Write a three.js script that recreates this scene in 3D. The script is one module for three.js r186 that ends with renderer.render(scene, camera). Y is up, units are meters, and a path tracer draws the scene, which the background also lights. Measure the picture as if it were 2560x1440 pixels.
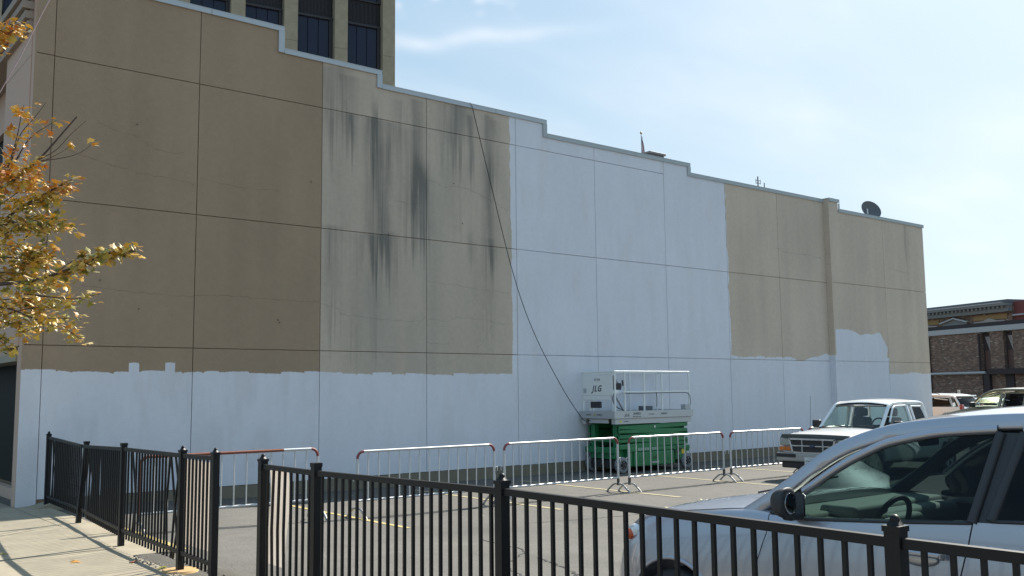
import * as THREE from 'three';
import { mergeGeometries, mergeVertices, toCreasedNormals } from 'three/addons/utils/BufferGeometryUtils.js';
import { RoundedBoxGeometry } from 'three/addons/geometries/RoundedBoxGeometry.js';
import { Brush, Evaluator, SUBTRACTION } from 'three-bvh-csg';

// ------------------------------------------------------------------ camera, sky, sun, exposure
const scene = new THREE.Scene();
const V = (x, y, z) => new THREE.Vector3(x, y, z);
const FOCAL = 2400, FW = V(0.62077276, 0.10799936, -0.77651614), RT = V(0.78176564, -0.01070549, 0.62348045), UP = V(-0.0590225, 0.99409332, 0.09107586);
const EYE = V(0, 1.9, 0);
const camera = new THREE.PerspectiveCamera(2 * Math.atan(720 / FOCAL) * 180 / Math.PI, 16 / 9, 0.1, 3000);
camera.position.copy(EYE); camera.up.copy(UP); camera.lookAt(EYE.clone().add(FW)); camera.updateMatrixWorld();
const renderer = new THREE.WebGLRenderer({ antialias: true });
renderer.toneMapping = THREE.LinearToneMapping;
renderer.toneMappingExposure = 2.2;
renderer.shadowMap.enabled = true;
const SUN = V(1.12, 1, -0.21).normalize();
const sun = new THREE.DirectionalLight(new THREE.Color().setRGB(1, 0.95, 0.86), 4.6);
sun.position.copy(SUN).multiplyScalar(120).add(V(14, 0, -12)); sun.target.position.set(14, 0, -12); scene.add(sun, sun.target);
sun.castShadow = true; Object.assign(sun.shadow.camera, { left: -60, right: 60, top: 60, bottom: -60, near: 1, far: 320 }); sun.shadow.mapSize.set(4096, 4096);
// ------------------------------------------------------------------ noise
function rng(seed) { let a = seed >>> 0; return () => { a = (a + 0x6D2B79F5) >>> 0; let t = a; t = Math.imul(t ^ (t >>> 15), t | 1); t ^= t + Math.imul(t ^ (t >>> 7), t | 61); return ((t ^ (t >>> 14)) >>> 0) / 4294967296; }; }
const R0 = rng(7), LAT = new Float32Array(65536).map(() => R0());
const lat = (i, j) => LAT[((i & 255) << 8) | (j & 255)];
function vn(x, y) { const i = Math.floor(x), j = Math.floor(y); let a = x - i, b = y - j; a = a * a * (3 - 2 * a); b = b * b * (3 - 2 * b); const p = lat(i, j), q = lat(i + 1, j), r = lat(i, j + 1), s = lat(i + 1, j + 1); return p + (q - p) * a + (r - p) * b + (p - q - r + s) * a * b; }
const fbm = (x, y, n = 4) => { let s = 0, a = .5, t = 0; for (let k = 0; k < n; k++) { s += a * vn(x, y); t += a; a *= .5; x = x * 2.03 + 17.3; y = y * 2.03 + 9.1; } return s / t; };
const clamp = (x, a = 0, b = 1) => Math.min(b, Math.max(a, x)), lerp = (a, b, t) => a + (b - a) * t, sstep = (a, b, x) => { const t = clamp((x - a) / (b - a)); return t * t * (3 - 2 * t); };
// sky: clear pale autumn air, whiter towards the horizon and the sun, thin wisps
{
  const W = 2048, H = 1024, d = new Float32Array(W * H * 4);
  for (let j = 0; j < H; j++) for (let i = 0; i < W; i++) {
    const ph = ((i + .5) / W - .5) * 2 * Math.PI, th = ((j + .5) / H - .5) * Math.PI;
    const x = Math.cos(th) * Math.cos(ph), y = Math.sin(th), z = Math.cos(th) * Math.sin(ph);
    const g = Math.acos(clamp(x * SUN.x + y * SUN.y + z * SUN.z, -1, 1)), e = Math.max(y, 0);
    const hz = Math.exp(-e * 4.6), sg = Math.exp(-g * 1.9), s2 = Math.exp(-g * 5.5);
    let r = .105 + .165 * hz + .62 * sg * (.35 + .9 * hz) + .7 * s2, gg = .21 + .165 * hz + .50 * sg * (.35 + .9 * hz) + .68 * s2, b = .330 + .075 * hz + .40 * sg * (.35 + .9 * hz) + .6 * s2;
    if (y > 0.02) {
      const u = x / (y + .12), w = z / (y + .12);
      let c = Math.pow(clamp(fbm(u * 1.1 + 3, w * 2.6 + 1, 5) - .50, 0, 1) * 2.4, 1.5) * .28;
      // long drawn-out wisp and a puff bank, both high over the tower
      const az = Math.atan2(x, -z), el = Math.asin(y);
      const wl = (.357 + (az - .55) * .085) + (vn(az * 22, 3) - .5) * .012;
      c += .30 * Math.exp(-Math.pow((el - wl) / .007, 2)) * sstep(.50, .56, az) * (1 - sstep(.60, .86, az)) * (.5 + fbm(az * 40, el * 90, 3));
      c += 1.1 * sstep(.380, .41, el + (fbm(az * 30, el * 46, 4) - .5) * .07) * (1 - sstep(.5, .62, el)) * sstep(.45, .52, az) * (1 - sstep(.58, .72, az)) * sstep(.42, .62, fbm(az * 24 + 5, el * 44, 4));
      c = clamp(c, 0, .8) * sstep(.02, .12, y);
      const k = .46 + .3 * sg; r = lerp(r, k, c); gg = lerp(gg, k, c); b = lerp(b, k * 1.01, c);
    }
    if (y < 0) { r = .13; gg = .125; b = .115; }
    const o = (j * W + i) * 4; d[o] = r; d[o + 1] = gg; d[o + 2] = b; d[o + 3] = 1;
  }
  const t = new THREE.DataTexture(d, W, H, THREE.RGBAFormat, THREE.FloatType); t.mapping = THREE.EquirectangularReflectionMapping; t.magFilter = t.minFilter = THREE.LinearFilter; t.needsUpdate = true;
  scene.background = t; scene.environment = t;
}
// ------------------------------------------------------------------ helpers
const taken = {};
const numbered = n => { const k = taken[n] = (taken[n] ?? -1) + 1; return k ? n + '_' + String(k).padStart(3, '0') : n; };
function obj(name, geo, mat, parent, label) { const g = Array.isArray(geo) ? merge(geo) : geo; const m = new THREE.Mesh(g, mat); m.castShadow = m.receiveShadow = true; m.name = (parent && parent !== scene) ? name : numbered(name); (parent || scene).add(m); if (label) m.userData.label = label; return m; }
function thing(name, label, category, pos = [0, 0, 0], turn = 0, group) { const o = new THREE.Group(); o.name = numbered(name); o.position.set(...pos); o.rotation.y = turn; o.userData = { label, category }; if (group) o.userData.group = group; scene.add(o); return o; }
function tag(o, label, category, group) { Object.assign(o.userData, { label, category }); if (group) o.userData.group = group; return o; }
function struct(name, geo, mat) { const o = obj(name, geo, mat); o.userData.kind = 'structure'; return o; }
function merge(list) { return list.length === 1 ? list[0] : mergeGeometries(list.map(g => { const h = g.index ? g.toNonIndexed() : g; for (const k of Object.keys(h.attributes)) if (!['position', 'normal', 'uv'].includes(k)) h.deleteAttribute(k); return h; })); }
const box = (w, h, d, x = 0, y = 0, z = 0) => new THREE.BoxGeometry(w, h, d).translate(x, y, z);
const b6 = (x0, x1, y0, y1, z0, z1) => box(x1 - x0, y1 - y0, z1 - z0, (x0 + x1) / 2, (y0 + y1) / 2, (z0 + z1) / 2);
const rb = (w, h, d, r, x = 0, y = 0, z = 0, s = 2) => new RoundedBoxGeometry(w, h, d, s, r).translate(x, y, z);
const rb6 = (x0, x1, y0, y1, z0, z1, r) => rb(x1 - x0, y1 - y0, z1 - z0, r, (x0 + x1) / 2, (y0 + y1) / 2, (z0 + z1) / 2);
function tube(pts, r, seg = 24, rad = 8, tension = .5) { const c = pts.length === 2 ? new THREE.LineCurve3(V(...pts[0]), V(...pts[1])) : new THREE.CatmullRomCurve3(pts.map(p => V(...p)), false, 'catmullrom', tension); return new THREE.TubeGeometry(c, pts.length === 2 ? 1 : seg, r, rad); }
function cylZ(r, w, x, y, z, n = 24) { return new THREE.CylinderGeometry(r, r, w, n).rotateX(Math.PI / 2).translate(x, y, z); }
function bar(a, b, w, h = w) { // box bar between two points
  const A = V(...a), B = V(...b), d = B.clone().sub(A), L = d.length(), g = new THREE.BoxGeometry(w, L, h);
  g.applyQuaternion(new THREE.Quaternion().setFromUnitVectors(V(0, 1, 0), d.normalize())); return g.translate((A.x + B.x) / 2, (A.y + B.y) / 2, (A.z + B.z) / 2); }
function grid(rows, crease = 0) { // rows of points (arrays of [x,y,z]) to a surface
  const m = rows.length, n = rows[0].length, p = [], uv = [], idx = [];
  rows.forEach((r, i) => r.forEach((q, j) => { p.push(...q); uv.push(j / (n - 1), i / (m - 1)); }));
  for (let i = 0; i < m - 1; i++) for (let j = 0; j < n - 1; j++) { const a = i * n + j, b = a + 1, c = a + n, d = c + 1; idx.push(a, c, b, b, c, d); }
  const g = new THREE.BufferGeometry(); g.setAttribute('position', new THREE.Float32BufferAttribute(p, 3)); g.setAttribute('uv', new THREE.Float32BufferAttribute(uv, 2)); g.setIndex(idx); g.computeVertexNormals(); return crease ? toCreasedNormals(g, crease) : g;
}
function loft(rings, crease = .7) { // closed rings, both ends capped
  const n = rings[0].length, p = [], idx = []; rings.forEach(r => r.forEach(q => p.push(...q)));
  for (let i = 0; i < rings.length - 1; i++) for (let j = 0; j < n; j++) { const a = i * n + j, b = i * n + (j + 1) % n, c = a + n, d = b + n; idx.push(a, c, b, b, c, d); }
  const cap = (r, o, f) => { const k = p.length / 3, s = [0, 0, 0]; r.forEach(q => q.forEach((v, t) => s[t] += v / n)); p.push(...s); for (let j = 0; j < n; j++) { const a = o + j, b = o + (j + 1) % n; f ? idx.push(k, a, b) : idx.push(k, b, a); } };
  cap(rings[0], 0, true); cap(rings[rings.length - 1], (rings.length - 1) * n, false);
  let g = new THREE.BufferGeometry(); g.setAttribute('position', new THREE.Float32BufferAttribute(p, 3)); g.setAttribute('uv', new THREE.Float32BufferAttribute(new Float32Array(p.length / 3 * 2), 2)); g.setIndex(idx); g = toCreasedNormals(g, crease); return g;
}
function worldUV(g, f) { const p = g.attributes.position, u = []; for (let i = 0; i < p.count; i++) u.push(...f(p.getX(i), p.getY(i), p.getZ(i))); g.setAttribute('uv', new THREE.Float32BufferAttribute(u, 2)); return g; }
const ev = new Evaluator(); ev.attributes = ['position', 'normal', 'uv']; ev.useGroups = false;
function cut(geo, cutters) { let a = new Brush(geo); for (const c of cutters) { const b = new Brush(c); a.updateMatrixWorld(); b.updateMatrixWorld(); a = ev.evaluate(a, b, SUBTRACTION); } const g = a.geometry; g.clearGroups(); return g; }
function prismZ(pts, z0, z1) { const s = new THREE.Shape(pts.map(p => new THREE.Vector2(...p))); return new THREE.ExtrudeGeometry(s, { depth: z1 - z0, bevelEnabled: false }).translate(0, 0, z0); }
const px = (u, v, depth) => { const d = FW.clone().addScaledVector(RT, (u - 1280) / FOCAL).addScaledVector(UP, (720 - v) / FOCAL); return EYE.clone().addScaledVector(d, depth); };
// ------------------------------------------------------------------ textures, materials
const S8 = v => { v = clamp(v); return Math.round(255 * (v <= .0031308 ? v * 12.92 : 1.055 * Math.pow(v, 1 / 2.4) - .055)); };
function ctex(W, H, f, repeat) { const d = new Uint8Array(W * H * 4); for (let j = 0; j < H; j++) for (let i = 0; i < W; i++) { const c = f(i, j), o = (j * W + i) * 4; d[o] = S8(c[0]); d[o + 1] = S8(c[1]); d[o + 2] = S8(c[2]); d[o + 3] = 255; } const t = new THREE.DataTexture(d, W, H); t.colorSpace = THREE.SRGBColorSpace; t.magFilter = THREE.LinearFilter; t.minFilter = THREE.LinearMipmapLinearFilter; t.generateMipmaps = true; t.anisotropy = 8; if (repeat) t.wrapS = t.wrapT = THREE.RepeatWrapping; t.needsUpdate = true; return t; }
function gtex(W, H, f) { const d = new Uint8Array(W * H * 4); for (let j = 0; j < H; j++) for (let i = 0; i < W; i++) { const c = Math.round(255 * clamp(f(i, j))), o = (j * W + i) * 4; d[o] = d[o + 1] = d[o + 2] = c; d[o + 3] = 255; } const t = new THREE.DataTexture(d, W, H); t.magFilter = THREE.LinearFilter; t.minFilter = THREE.LinearMipmapLinearFilter; t.generateMipmaps = true; t.wrapS = t.wrapT = THREE.RepeatWrapping; t.needsUpdate = true; return t; }
const tn = (x, y, P) => { // tiling noise of period P lattice cells
  const i = Math.floor(x), j = Math.floor(y); let a = x - i, b = y - j; a = a * a * (3 - 2 * a); b = b * b * (3 - 2 * b); const w = k => ((k % P) + P) % P, h = (m, n) => lat(w(m) + P * 3, w(n) + P); const p = h(i, j), q = h(i + 1, j), r = h(i, j + 1), s = h(i + 1, j + 1); return p + (q - p) * a + (r - p) * b + (p - q - r + s) * a * b; };
const C = (r, g, b) => new THREE.Color().setRGB(r, g, b);
const mat = (r, g, b, rough = .8, metal = 0, extra = {}) => new THREE.MeshStandardMaterial({ color: C(r, g, b), roughness: rough, metalness: metal, ...extra });
const phys = o => new THREE.MeshPhysicalMaterial(o);
const rep = (t, x, y) => { const c = t.clone(); c.repeat.set(x, y); c.wrapS = c.wrapT = THREE.RepeatWrapping; c.needsUpdate = true; return c; };
const stuccoBump = gtex(512, 512, (i, j) => .55 * tn(i / 4, j / 4, 128) + .45 * tn(i / 2, j / 2, 256));
const asphaltTex = ctex(1024, 1024, (i, j) => { const s = lat(i * 7 + (j >> 8), j), s2 = tn(i / 2, j / 2, 512), m = tn(i / 64, j / 64, 16) * .6 + tn(i / 20, j / 20, 51) * .4; let v = .80 + .22 * (m - .5) + .5 * (s2 - .5); if (s > .975) v += .55; if (s < .04) v -= .32; return [.118 * v, .113 * v, .101 * v]; }, true);
const concreteTex = ctex(1024, 1024, (i, j) => { const m = tn(i / 90, j / 90, 11) * .5 + tn(i / 24, j / 24, 42) * .3 + tn(i / 5, j / 5, 204) * .2; let v = .86 + .3 * (m - .5); if (lat(i, j * 3) < .012) v -= .2; return [.335 * v, .288 * v, .208 * v]; }, true);
const M = {
  asphalt: new THREE.MeshStandardMaterial({ map: asphaltTex, roughness: .92, bumpMap: rep(stuccoBump, 1, 1), bumpScale: .004, vertexColors: true }),
  concrete: new THREE.MeshStandardMaterial({ map: concreteTex, roughness: .9 }),
  foundation: new THREE.MeshStandardMaterial({ map: concreteTex, color: C(.72, .70, .68), roughness: .95 }),
  coping: mat(.44, .46, .47, .5, .3), copingOld: mat(.40, .43, .43, .6, .2),
  black: mat(.012, .012, .014, .5, .1), blackFence: phys({ color: C(.009, .0085, .0095), roughness: .5, specularIntensity: .5 }),
  galv: mat(.52, .53, .54, .42, .55), rust: mat(.19, .055, .028, .8), worn: mat(.42, .40, .38, .6, .3), redPaint: mat(.20, .045, .045, .55), darkSteel: mat(.10, .085, .075, .6, .4),
  rubber: mat(.035, .035, .037, .85), greyRubber: mat(.22, .225, .23, .85), chrome: mat(.72, .73, .74, .16, .95), plastic: mat(.03, .03, .033, .55), greyPlastic: mat(.12, .12, .115, .6),
  glass: phys({ color: C(.80, .90, .84), roughness: .02, transmission: 1, thickness: 0, ior: 1.5 }), tintGlass: phys({ specularIntensity: .4, color: C(.02, .025, .035), roughness: .02, transmission: 1, thickness: 0, ior: 1.5 }),
  lamp: phys({ color: C(.75, .76, .76), roughness: .08, clearcoat: 1 }), amber: phys({ color: C(.62, .16, .02), roughness: .15, clearcoat: 1 }), redLamp: phys({ color: C(.32, .012, .015), roughness: .12, clearcoat: 1 }),
  seat: mat(.05, .048, .048, .9), dash: mat(.36, .355, .33, .8), yellow: mat(.42, .33, .13, .85), yellowWorn: mat(.33, .285, .17, .9),
  white: mat(.78, .78, .75, .45), green: mat(.015, .17, .062, .42), greenDark: mat(.015, .17, .062, .5), liftGrey: mat(.42, .43, .44, .5), deck: mat(.50, .50, .49, .55),
};
const paint = (r, g, b, metal = 0, rough = .35) => phys({ color: C(r, g, b), metalness: metal, roughness: rough, clearcoat: 1, clearcoatRoughness: .04 });

// ------------------------------------------------------------------ ground, lot, sidewalk
const lotY = x => .11 * (1 - sstep(4.0, 8.5, x));
struct('ground', new THREE.PlaneGeometry(1600, 1600).rotateX(-Math.PI / 2).translate(0, -.06, 0), mat(.12, .115, .105, .95));
let lot;
{ // parking lot: one gently dished sheet
  const nx = 150, nz = 120, x0 = 3.94, x1 = 110, z0 = -90, z1 = 30, p = [], uv = [], c = [], idx = [];
  for (let j = 0; j <= nz; j++) for (let i = 0; i <= nx; i++) {
    const x = x0 + (x1 - x0) * Math.pow(i / nx, 2.0), z = z0 + (z1 - z0) * (.5 + .5 * Math.sign(j / nz - .6) * Math.pow(Math.abs(j / nz - .6) / .6, 1) ) ;
    p.push(x, lotY(x) - .001, z); uv.push(x / 3.2, z / 3.2);
    const t = fbm(x * .35 + 4, z * .35 + 2, 4), k = .92 + .75 * (t - .5) - .22 * sstep(.62, .78, fbm(x * .9 + 31, z * .9 + 7, 3)); c.push(k * 1.02, k, k * .97);
  }
  for (let j = 0; j < nz; j++) for (let i = 0; i < nx; i++) { const a = j * (nx + 1) + i, b = a + 1, d = a + nx + 1; idx.push(a, d, b, b, d, d + 1); }
  const g = new THREE.BufferGeometry(); g.setAttribute('position', new THREE.Float32BufferAttribute(p, 3)); g.setAttribute('uv', new THREE.Float32BufferAttribute(uv, 2)); g.setAttribute('color', new THREE.Float32BufferAttribute(c, 3)); g.setIndex(idx); g.computeVertexNormals();
  lot = struct('parking_lot', g, M.asphalt);
}
function strip(x0, x1, z0, z1, seed, lift = .005) { // worn painted line following the lot
  const r = rng(seed), n = Math.max(2, Math.round((z1 - z0) / .12)), L = [], Rr = [];
  for (let i = 0; i <= n; i++) { const z = lerp(z0, z1, i / n), j = () => (r() - .5) * .018; const a = x0 + j(), b = x1 + j(); L.push([a, lotY(a) + lift, z]); Rr.push([b, lotY(b) + lift, z]); }
  return grid([Rr, L]);
}
[[7.44, -15.6, -11.7], [10.49, -16.3, -11.9], [13.24, -16.3, -11.8], [16.17, -16.2, -11.8], [19.1, -16.2, -11.8], [22.0, -16.2, -11.8], [24.9, -16.2, -11.8]].forEach(([x, a, b], i) => obj('parking_line', strip(x - .05, x + .05, a, b, 40 + i), i < 1 ? M.yellow : M.yellowWorn, lot));
obj('parking_line', strip(4.12, 4.22, -15.2, -11.4, 60), M.yellow, lot);
{ // cracks in the asphalt: thin, dark, ragged sealed lines
  const crack = (pts, w, seed) => { const r = rng(seed), L = [], Q = []; const c = new THREE.CatmullRomCurve3(pts.map(([x, z]) => V(x, 0, z))); for (let i = 0; i <= 40; i++) { const q = c.getPoint(i / 40), t = c.getTangent(i / 40), nx = -t.z, nz = t.x, ww = w * (.3 + r()), o = (r() - .5) * .05; const f = s => { const x = q.x + nx * (o + s * ww), z = q.z + nz * (o + s * ww); return [x, lotY(x) + .004, z]; }; L.push(f(-1)); Q.push(f(1)); } return grid([Q, L]); };
  const cm = mat(.03, .029, .027, .95);
  obj('asphalt_crack', [crack([[6.2, -7.6], [6.6, -8.4], [7.4, -9.1], [7.6, -10.2]], .012, 1), crack([[7.2, -8.6], [6.9, -7.7], [6.4, -6.9]], .014, 2), crack([[9, -11], [11.5, -10.6], [15, -11.2]], .01, 3)], cm, lot);
}
{ // sidewalk: slabs cast one after the other
  const sw = new THREE.Group(); sw.name = 'sidewalk'; sw.userData.kind = 'structure'; scene.add(sw);
  obj('base_course', b6(-1.0, 3.93, -.04, .105, -42, 14), mat(.11, .10, .085, .95), sw);
  const r = rng(3);
  for (let k = -10; k < 9; k++) { const z0 = -11.79 - 2.41 * 0 + k * 2.41, z1 = z0 + 2.41;
    for (const [a, b] of [[-.95, 1.3], [1.315, 3.5]]) { const g = b6(a, b, .02, .15 + (r() - .5) * .006, z0 + .008, z1 - .008), o = r() * 5; worldUV(g, (x, y, z) => [x / 2.5 + o, (z + y) / 2.5 + o * 1.7]); obj('slab', g, M.concrete, sw); } }
  // broken edge strip between the walk and the lot: concrete under the fence near the building, crumbled fill nearer the gate
  const kerb = []; for (let i = 0; i < 3; i++) { const z0 = -17.2 + i * 2.0; kerb.push(b6(3.515, 3.95, .0, .148 - i * .004, z0, z0 + 1.985)); }
  kerb.forEach(g => obj('kerb_stone', worldUV(g, (x, y, z) => [x / 2.5 + .3, (z + y) / 2.5]), M.concrete, sw));
  obj('concrete_haunch', worldUV(prismZ([[3.56, .14], [4.45, .0], [4.45, .25], [4.1, .25], [3.75, .155]], -17.235, -16.75), (x, y, z) => [x / 2.5, (y + z) / 2.5]), M.concrete, sw);
  const L = [], n = 60; for (let a = 0; a <= 7; a++) { const row = []; for (let i = 0; i <= n; i++) { const z = -11.2 + i * .42, x = 3.51 + a * .07; row.push([x, .108 + .03 * fbm(x * 9, z * 9, 3) + .016 * (a < 4 ? 1 : 0) - .01 * (a === 0 || a === 7 ? 1 : 0), z]); } L.push(row); }
  obj('crumbled_fill', worldUV(grid(L), (x, y, z) => [x / 1.2, z / 1.2]), new THREE.MeshStandardMaterial({ map: asphaltTex, roughness: 1, color: C(.8, .76, .7) }), sw);
  const gr = rng(9), st = []; const im = new THREE.InstancedMesh(new THREE.DodecahedronGeometry(.012, 0), mat(.20, .185, .16, .95), 900), q = new THREE.Object3D();
  for (let i = 0; i < 900; i++) { const z = -11.1 + 2.7 * Math.pow(gr(), 1.2), x = 3.42 + .42 * gr(); q.position.set(x, .152 - (x > 3.5 ? .02 : 0), z); q.rotation.set(gr() * 6, gr() * 6, 0); const s = .3 + gr() * gr() * 1.3; q.scale.set(s, s * .6, s); q.updateMatrix(); im.setMatrixAt(i, q.matrix); }
  im.name = 'gravel'; im.castShadow = im.receiveShadow = true; im.userData.kind = 'stuff'; sw.add(im);
}
// ------------------------------------------------------------------ the long stucco building
const FZ = -17.25, PROUD = .2;
const topY = x => x < 7.97 ? 9.2 : x < 10.22 ? 8.76 : x < 14.84 ? 8.47 : x < 20.06 ? 8.14 : x < 26.95 ? 7.88 : 7.6;
const seg = (() => { const r = rng(21), b = []; let x = 3; while (x < 34) { const w = .12 + r() * .62; b.push([x, w, (r() - .5) * .045, .006 + r() * r() * .045, (r() - .5) * .05]); x += w; } return b; })();
function scallop(x) { let lo = 0, hi = seg.length - 1; while (lo < hi) { const m = (lo + hi + 1) >> 1; if (seg[m][0] <= x) lo = m; else hi = m - 1; } const [a, w, o, c, s] = seg[lo], t = clamp((x - a) / w); return o + s * (t - .5) - c * Math.pow(Math.abs(2 * t - 1), 5) + .012 * (vn(x * 40, 1) - .5); }
function whiteAt(x, y) { // 0 bare .. 1 painted; roller-made edges
  const rag = .05 * (vn(y * 1.3, 7) - .5) + .035 * (vn(y * 5, 9) - .5) + .012 * (vn(y * 30, 3) - .5);
  let lim;
  if (x < 13.78 + rag) { lim = 2.34 - .003 * (x - 4) + scallop(x); for (const [c, h] of [[5.32, .135], [5.95, .145]]) if (Math.abs(x - c + .02 * (vn(y * 9, c) - .5)) < .088) lim = Math.max(lim, 2.34 + h + .012 * Math.cos((x - c) * 18)); }
  else if (x < 21.58 + 1.6 * rag + .05) lim = 99;
  else if (x < 26.5) lim = 2.86 + scallop(x) * 1.4 + .10 * (fbm(x * 1.6, 4, 3) - .5) - .10 * Math.exp(-Math.pow((x - 24.9) / .5, 2)) + .06 * Math.exp(-Math.pow((x - 26.3) / .6, 2));
  else if (x < 29.4 + 2.4 * rag + (y < 2.9 ? .12 : 0)) lim = 3.78 + scallop(x) * 1.6 + .16 * (fbm(x * 2, 8, 3) - .5) - .12 * sstep(26.8, 28.2, x) - .35 * sstep(29.0, 29.5, x);
  else lim = 2.40 + scallop(x) * 1.6 + .1 * (fbm(x * 2, 2, 3) - .5);
  return clamp((lim - y) / .012 + .5);
}
// runs of black algae below the coping and below the joint: [x, half width, top, bottom, strength]
const RUNS = [[9.05, .16, 8.6, 7.0, .55], [9.22, .2, 8.65, 7.75, .5], [9.42, .13, 8.5, 7.2, .45], [9.15, .3, 7.68, 4.9, .28], [9.58, .075, 7.7, 6.95, .8], [9.75, .15, 8.5, 7.6, .3], [10.12, .17, 7.7, 4.6, .9], [10.14, .07, 8.35, 7.7, .95], [10.02, .1, 7.7, 6.7, .6], [10.40, .10, 7.5, 4.2, .75], [10.55, .14, 7.68, 6.9, .55], [10.75, .12, 8.2, 7.6, .35], [11.18, .12, 8.3, 6.2, .8], [11.33, .15, 7.2, 5.0, .95], [11.2, .2, 6.9, 5.3, .5], [10.9, .18, 7.6, 5.6, .25],
  [11.95, .2, 8.35, 7.4, .45], [12.2, .14, 8.4, 7.2, .55], [12.45, .16, 8.4, 7.5, .5], [12.63, .06, 8.2, 6.6, .8], [12.3, .25, 7.5, 5.8, .22], [13.15, .13, 8.3, 4.8, .85], [13.3, .1, 8.2, 6.8, .5], [13.1, .16, 5.4, 3.4, .3], [9.15, .16, 5.3, 3.3, .5], [9.7, .1, 5.2, 3.0, .4], [10.1, .15, 5.2, 3.0, .38], [10.55, .08, 5.3, 3.9, .5], [10.3, .3, 5.22, 4.7, .5], [12.6, .08, 5.8, 4.6, .5], [30.95, .05, 7.5, 5.9, .55], [31.2, .12, 7.5, 6.6, .3], [31.1, .25, 5.7, 4.9, .22], [28.3, .5, 7.4, 5.5, .15], [24.2, .6, 7.7, 6.0, .12], [25.6, .5, 7.7, 5.5, .12]];
function stain(x, y) {
  let s = 0; const streak = .42 * vn(x * 13, y * .6 + 3) + .26 * vn(x * 44, y * 1.3) + .32 * fbm(x * 3.5, y * 1.6 + 11, 3), wob = (vn(y * 2.2, x * 1.5) - .5) * .06;
  for (const [c, w, t, b, k] of RUNS) { if (y > t + .05 || y < b - 1.2) continue; const u = (x + wob - c) / (w * 1.42); if (u * u > 6) continue; const soft = Math.min(Math.abs(t - 7.7), Math.abs(t - 5.22), Math.abs(t - topY(c) + .12)) < .2 ? .05 : .7; const end = 1 - sstep(0, 1, (b + (vn(x * 22, c) - .5) * 1.3 - y) / .9 + .5); s += k * Math.exp(-u * u) * (1 - sstep(t - soft, t + .04, y)) * end * (.12 + 1.25 * streak); }
  return clamp(s, 0, 1.2);
}
const CRACKS = [[[4.6, 6.65], [4.9, 6.55], [5.3, 6.5], [5.45, 6.38], [5.8, 6.3], [6.1, 6.36]], [[4.1, 6.1], [4.7, 5.95], [5.4, 5.85], [6.0, 5.83], [6.3, 5.78]], [[6.4, 5.9], [7.2, 5.83], [8.0, 5.86]], [[4.4, 3.78], [5.2, 3.72], [6.2, 3.7], [6.9, 3.75], [7.8, 3.72], [8.88, 3.72]], [[8.92, 3.68], [9.3, 3.62], [9.36, 3.5], [9.8, 3.48], [10.3, 3.44], [10.9, 3.42], [11.25, 3.43], [11.38, 3.52], [11.43, 3.52]], [[11.45, 3.5], [12, 3.46], [12.2, 3.55], [12.7, 3.54], [13.1, 3.52], [13.35, 3.46], [13.7, 3.46]], [[11.45, 4.3], [12.2, 4.27], [13.0, 4.2], [13.7, 4.18]], [[13.2, 3.4], [12.95, 3.05], [12.8, 2.9], [12.75, 2.76]], [[10.6, 6.0], [10.9, 5.95], [11.2, 5.98]], [[11.45, 6.55], [11.9, 6.45], [12.4, 6.5], [12.9, 6.38], [13.3, 6.25], [13.7, 6.1]], [[23.9, 6.1], [24.6, 6.0], [25.4, 6.02], [26.2, 5.95]], [[29.9, 5.9], [30.4, 5.84], [31.2, 5.8]], [[11.4, 3.0], [11.6, 2.96], [12.1, 2.98]]];
const TXL = { x0: 3.3, x1: 13.94, h: 9.4, W: 2048, H: 1792 }, TXR = { x0: 13.94, x1: 32.6, h: 9.4, W: 2048, H: 1024 };
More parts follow.
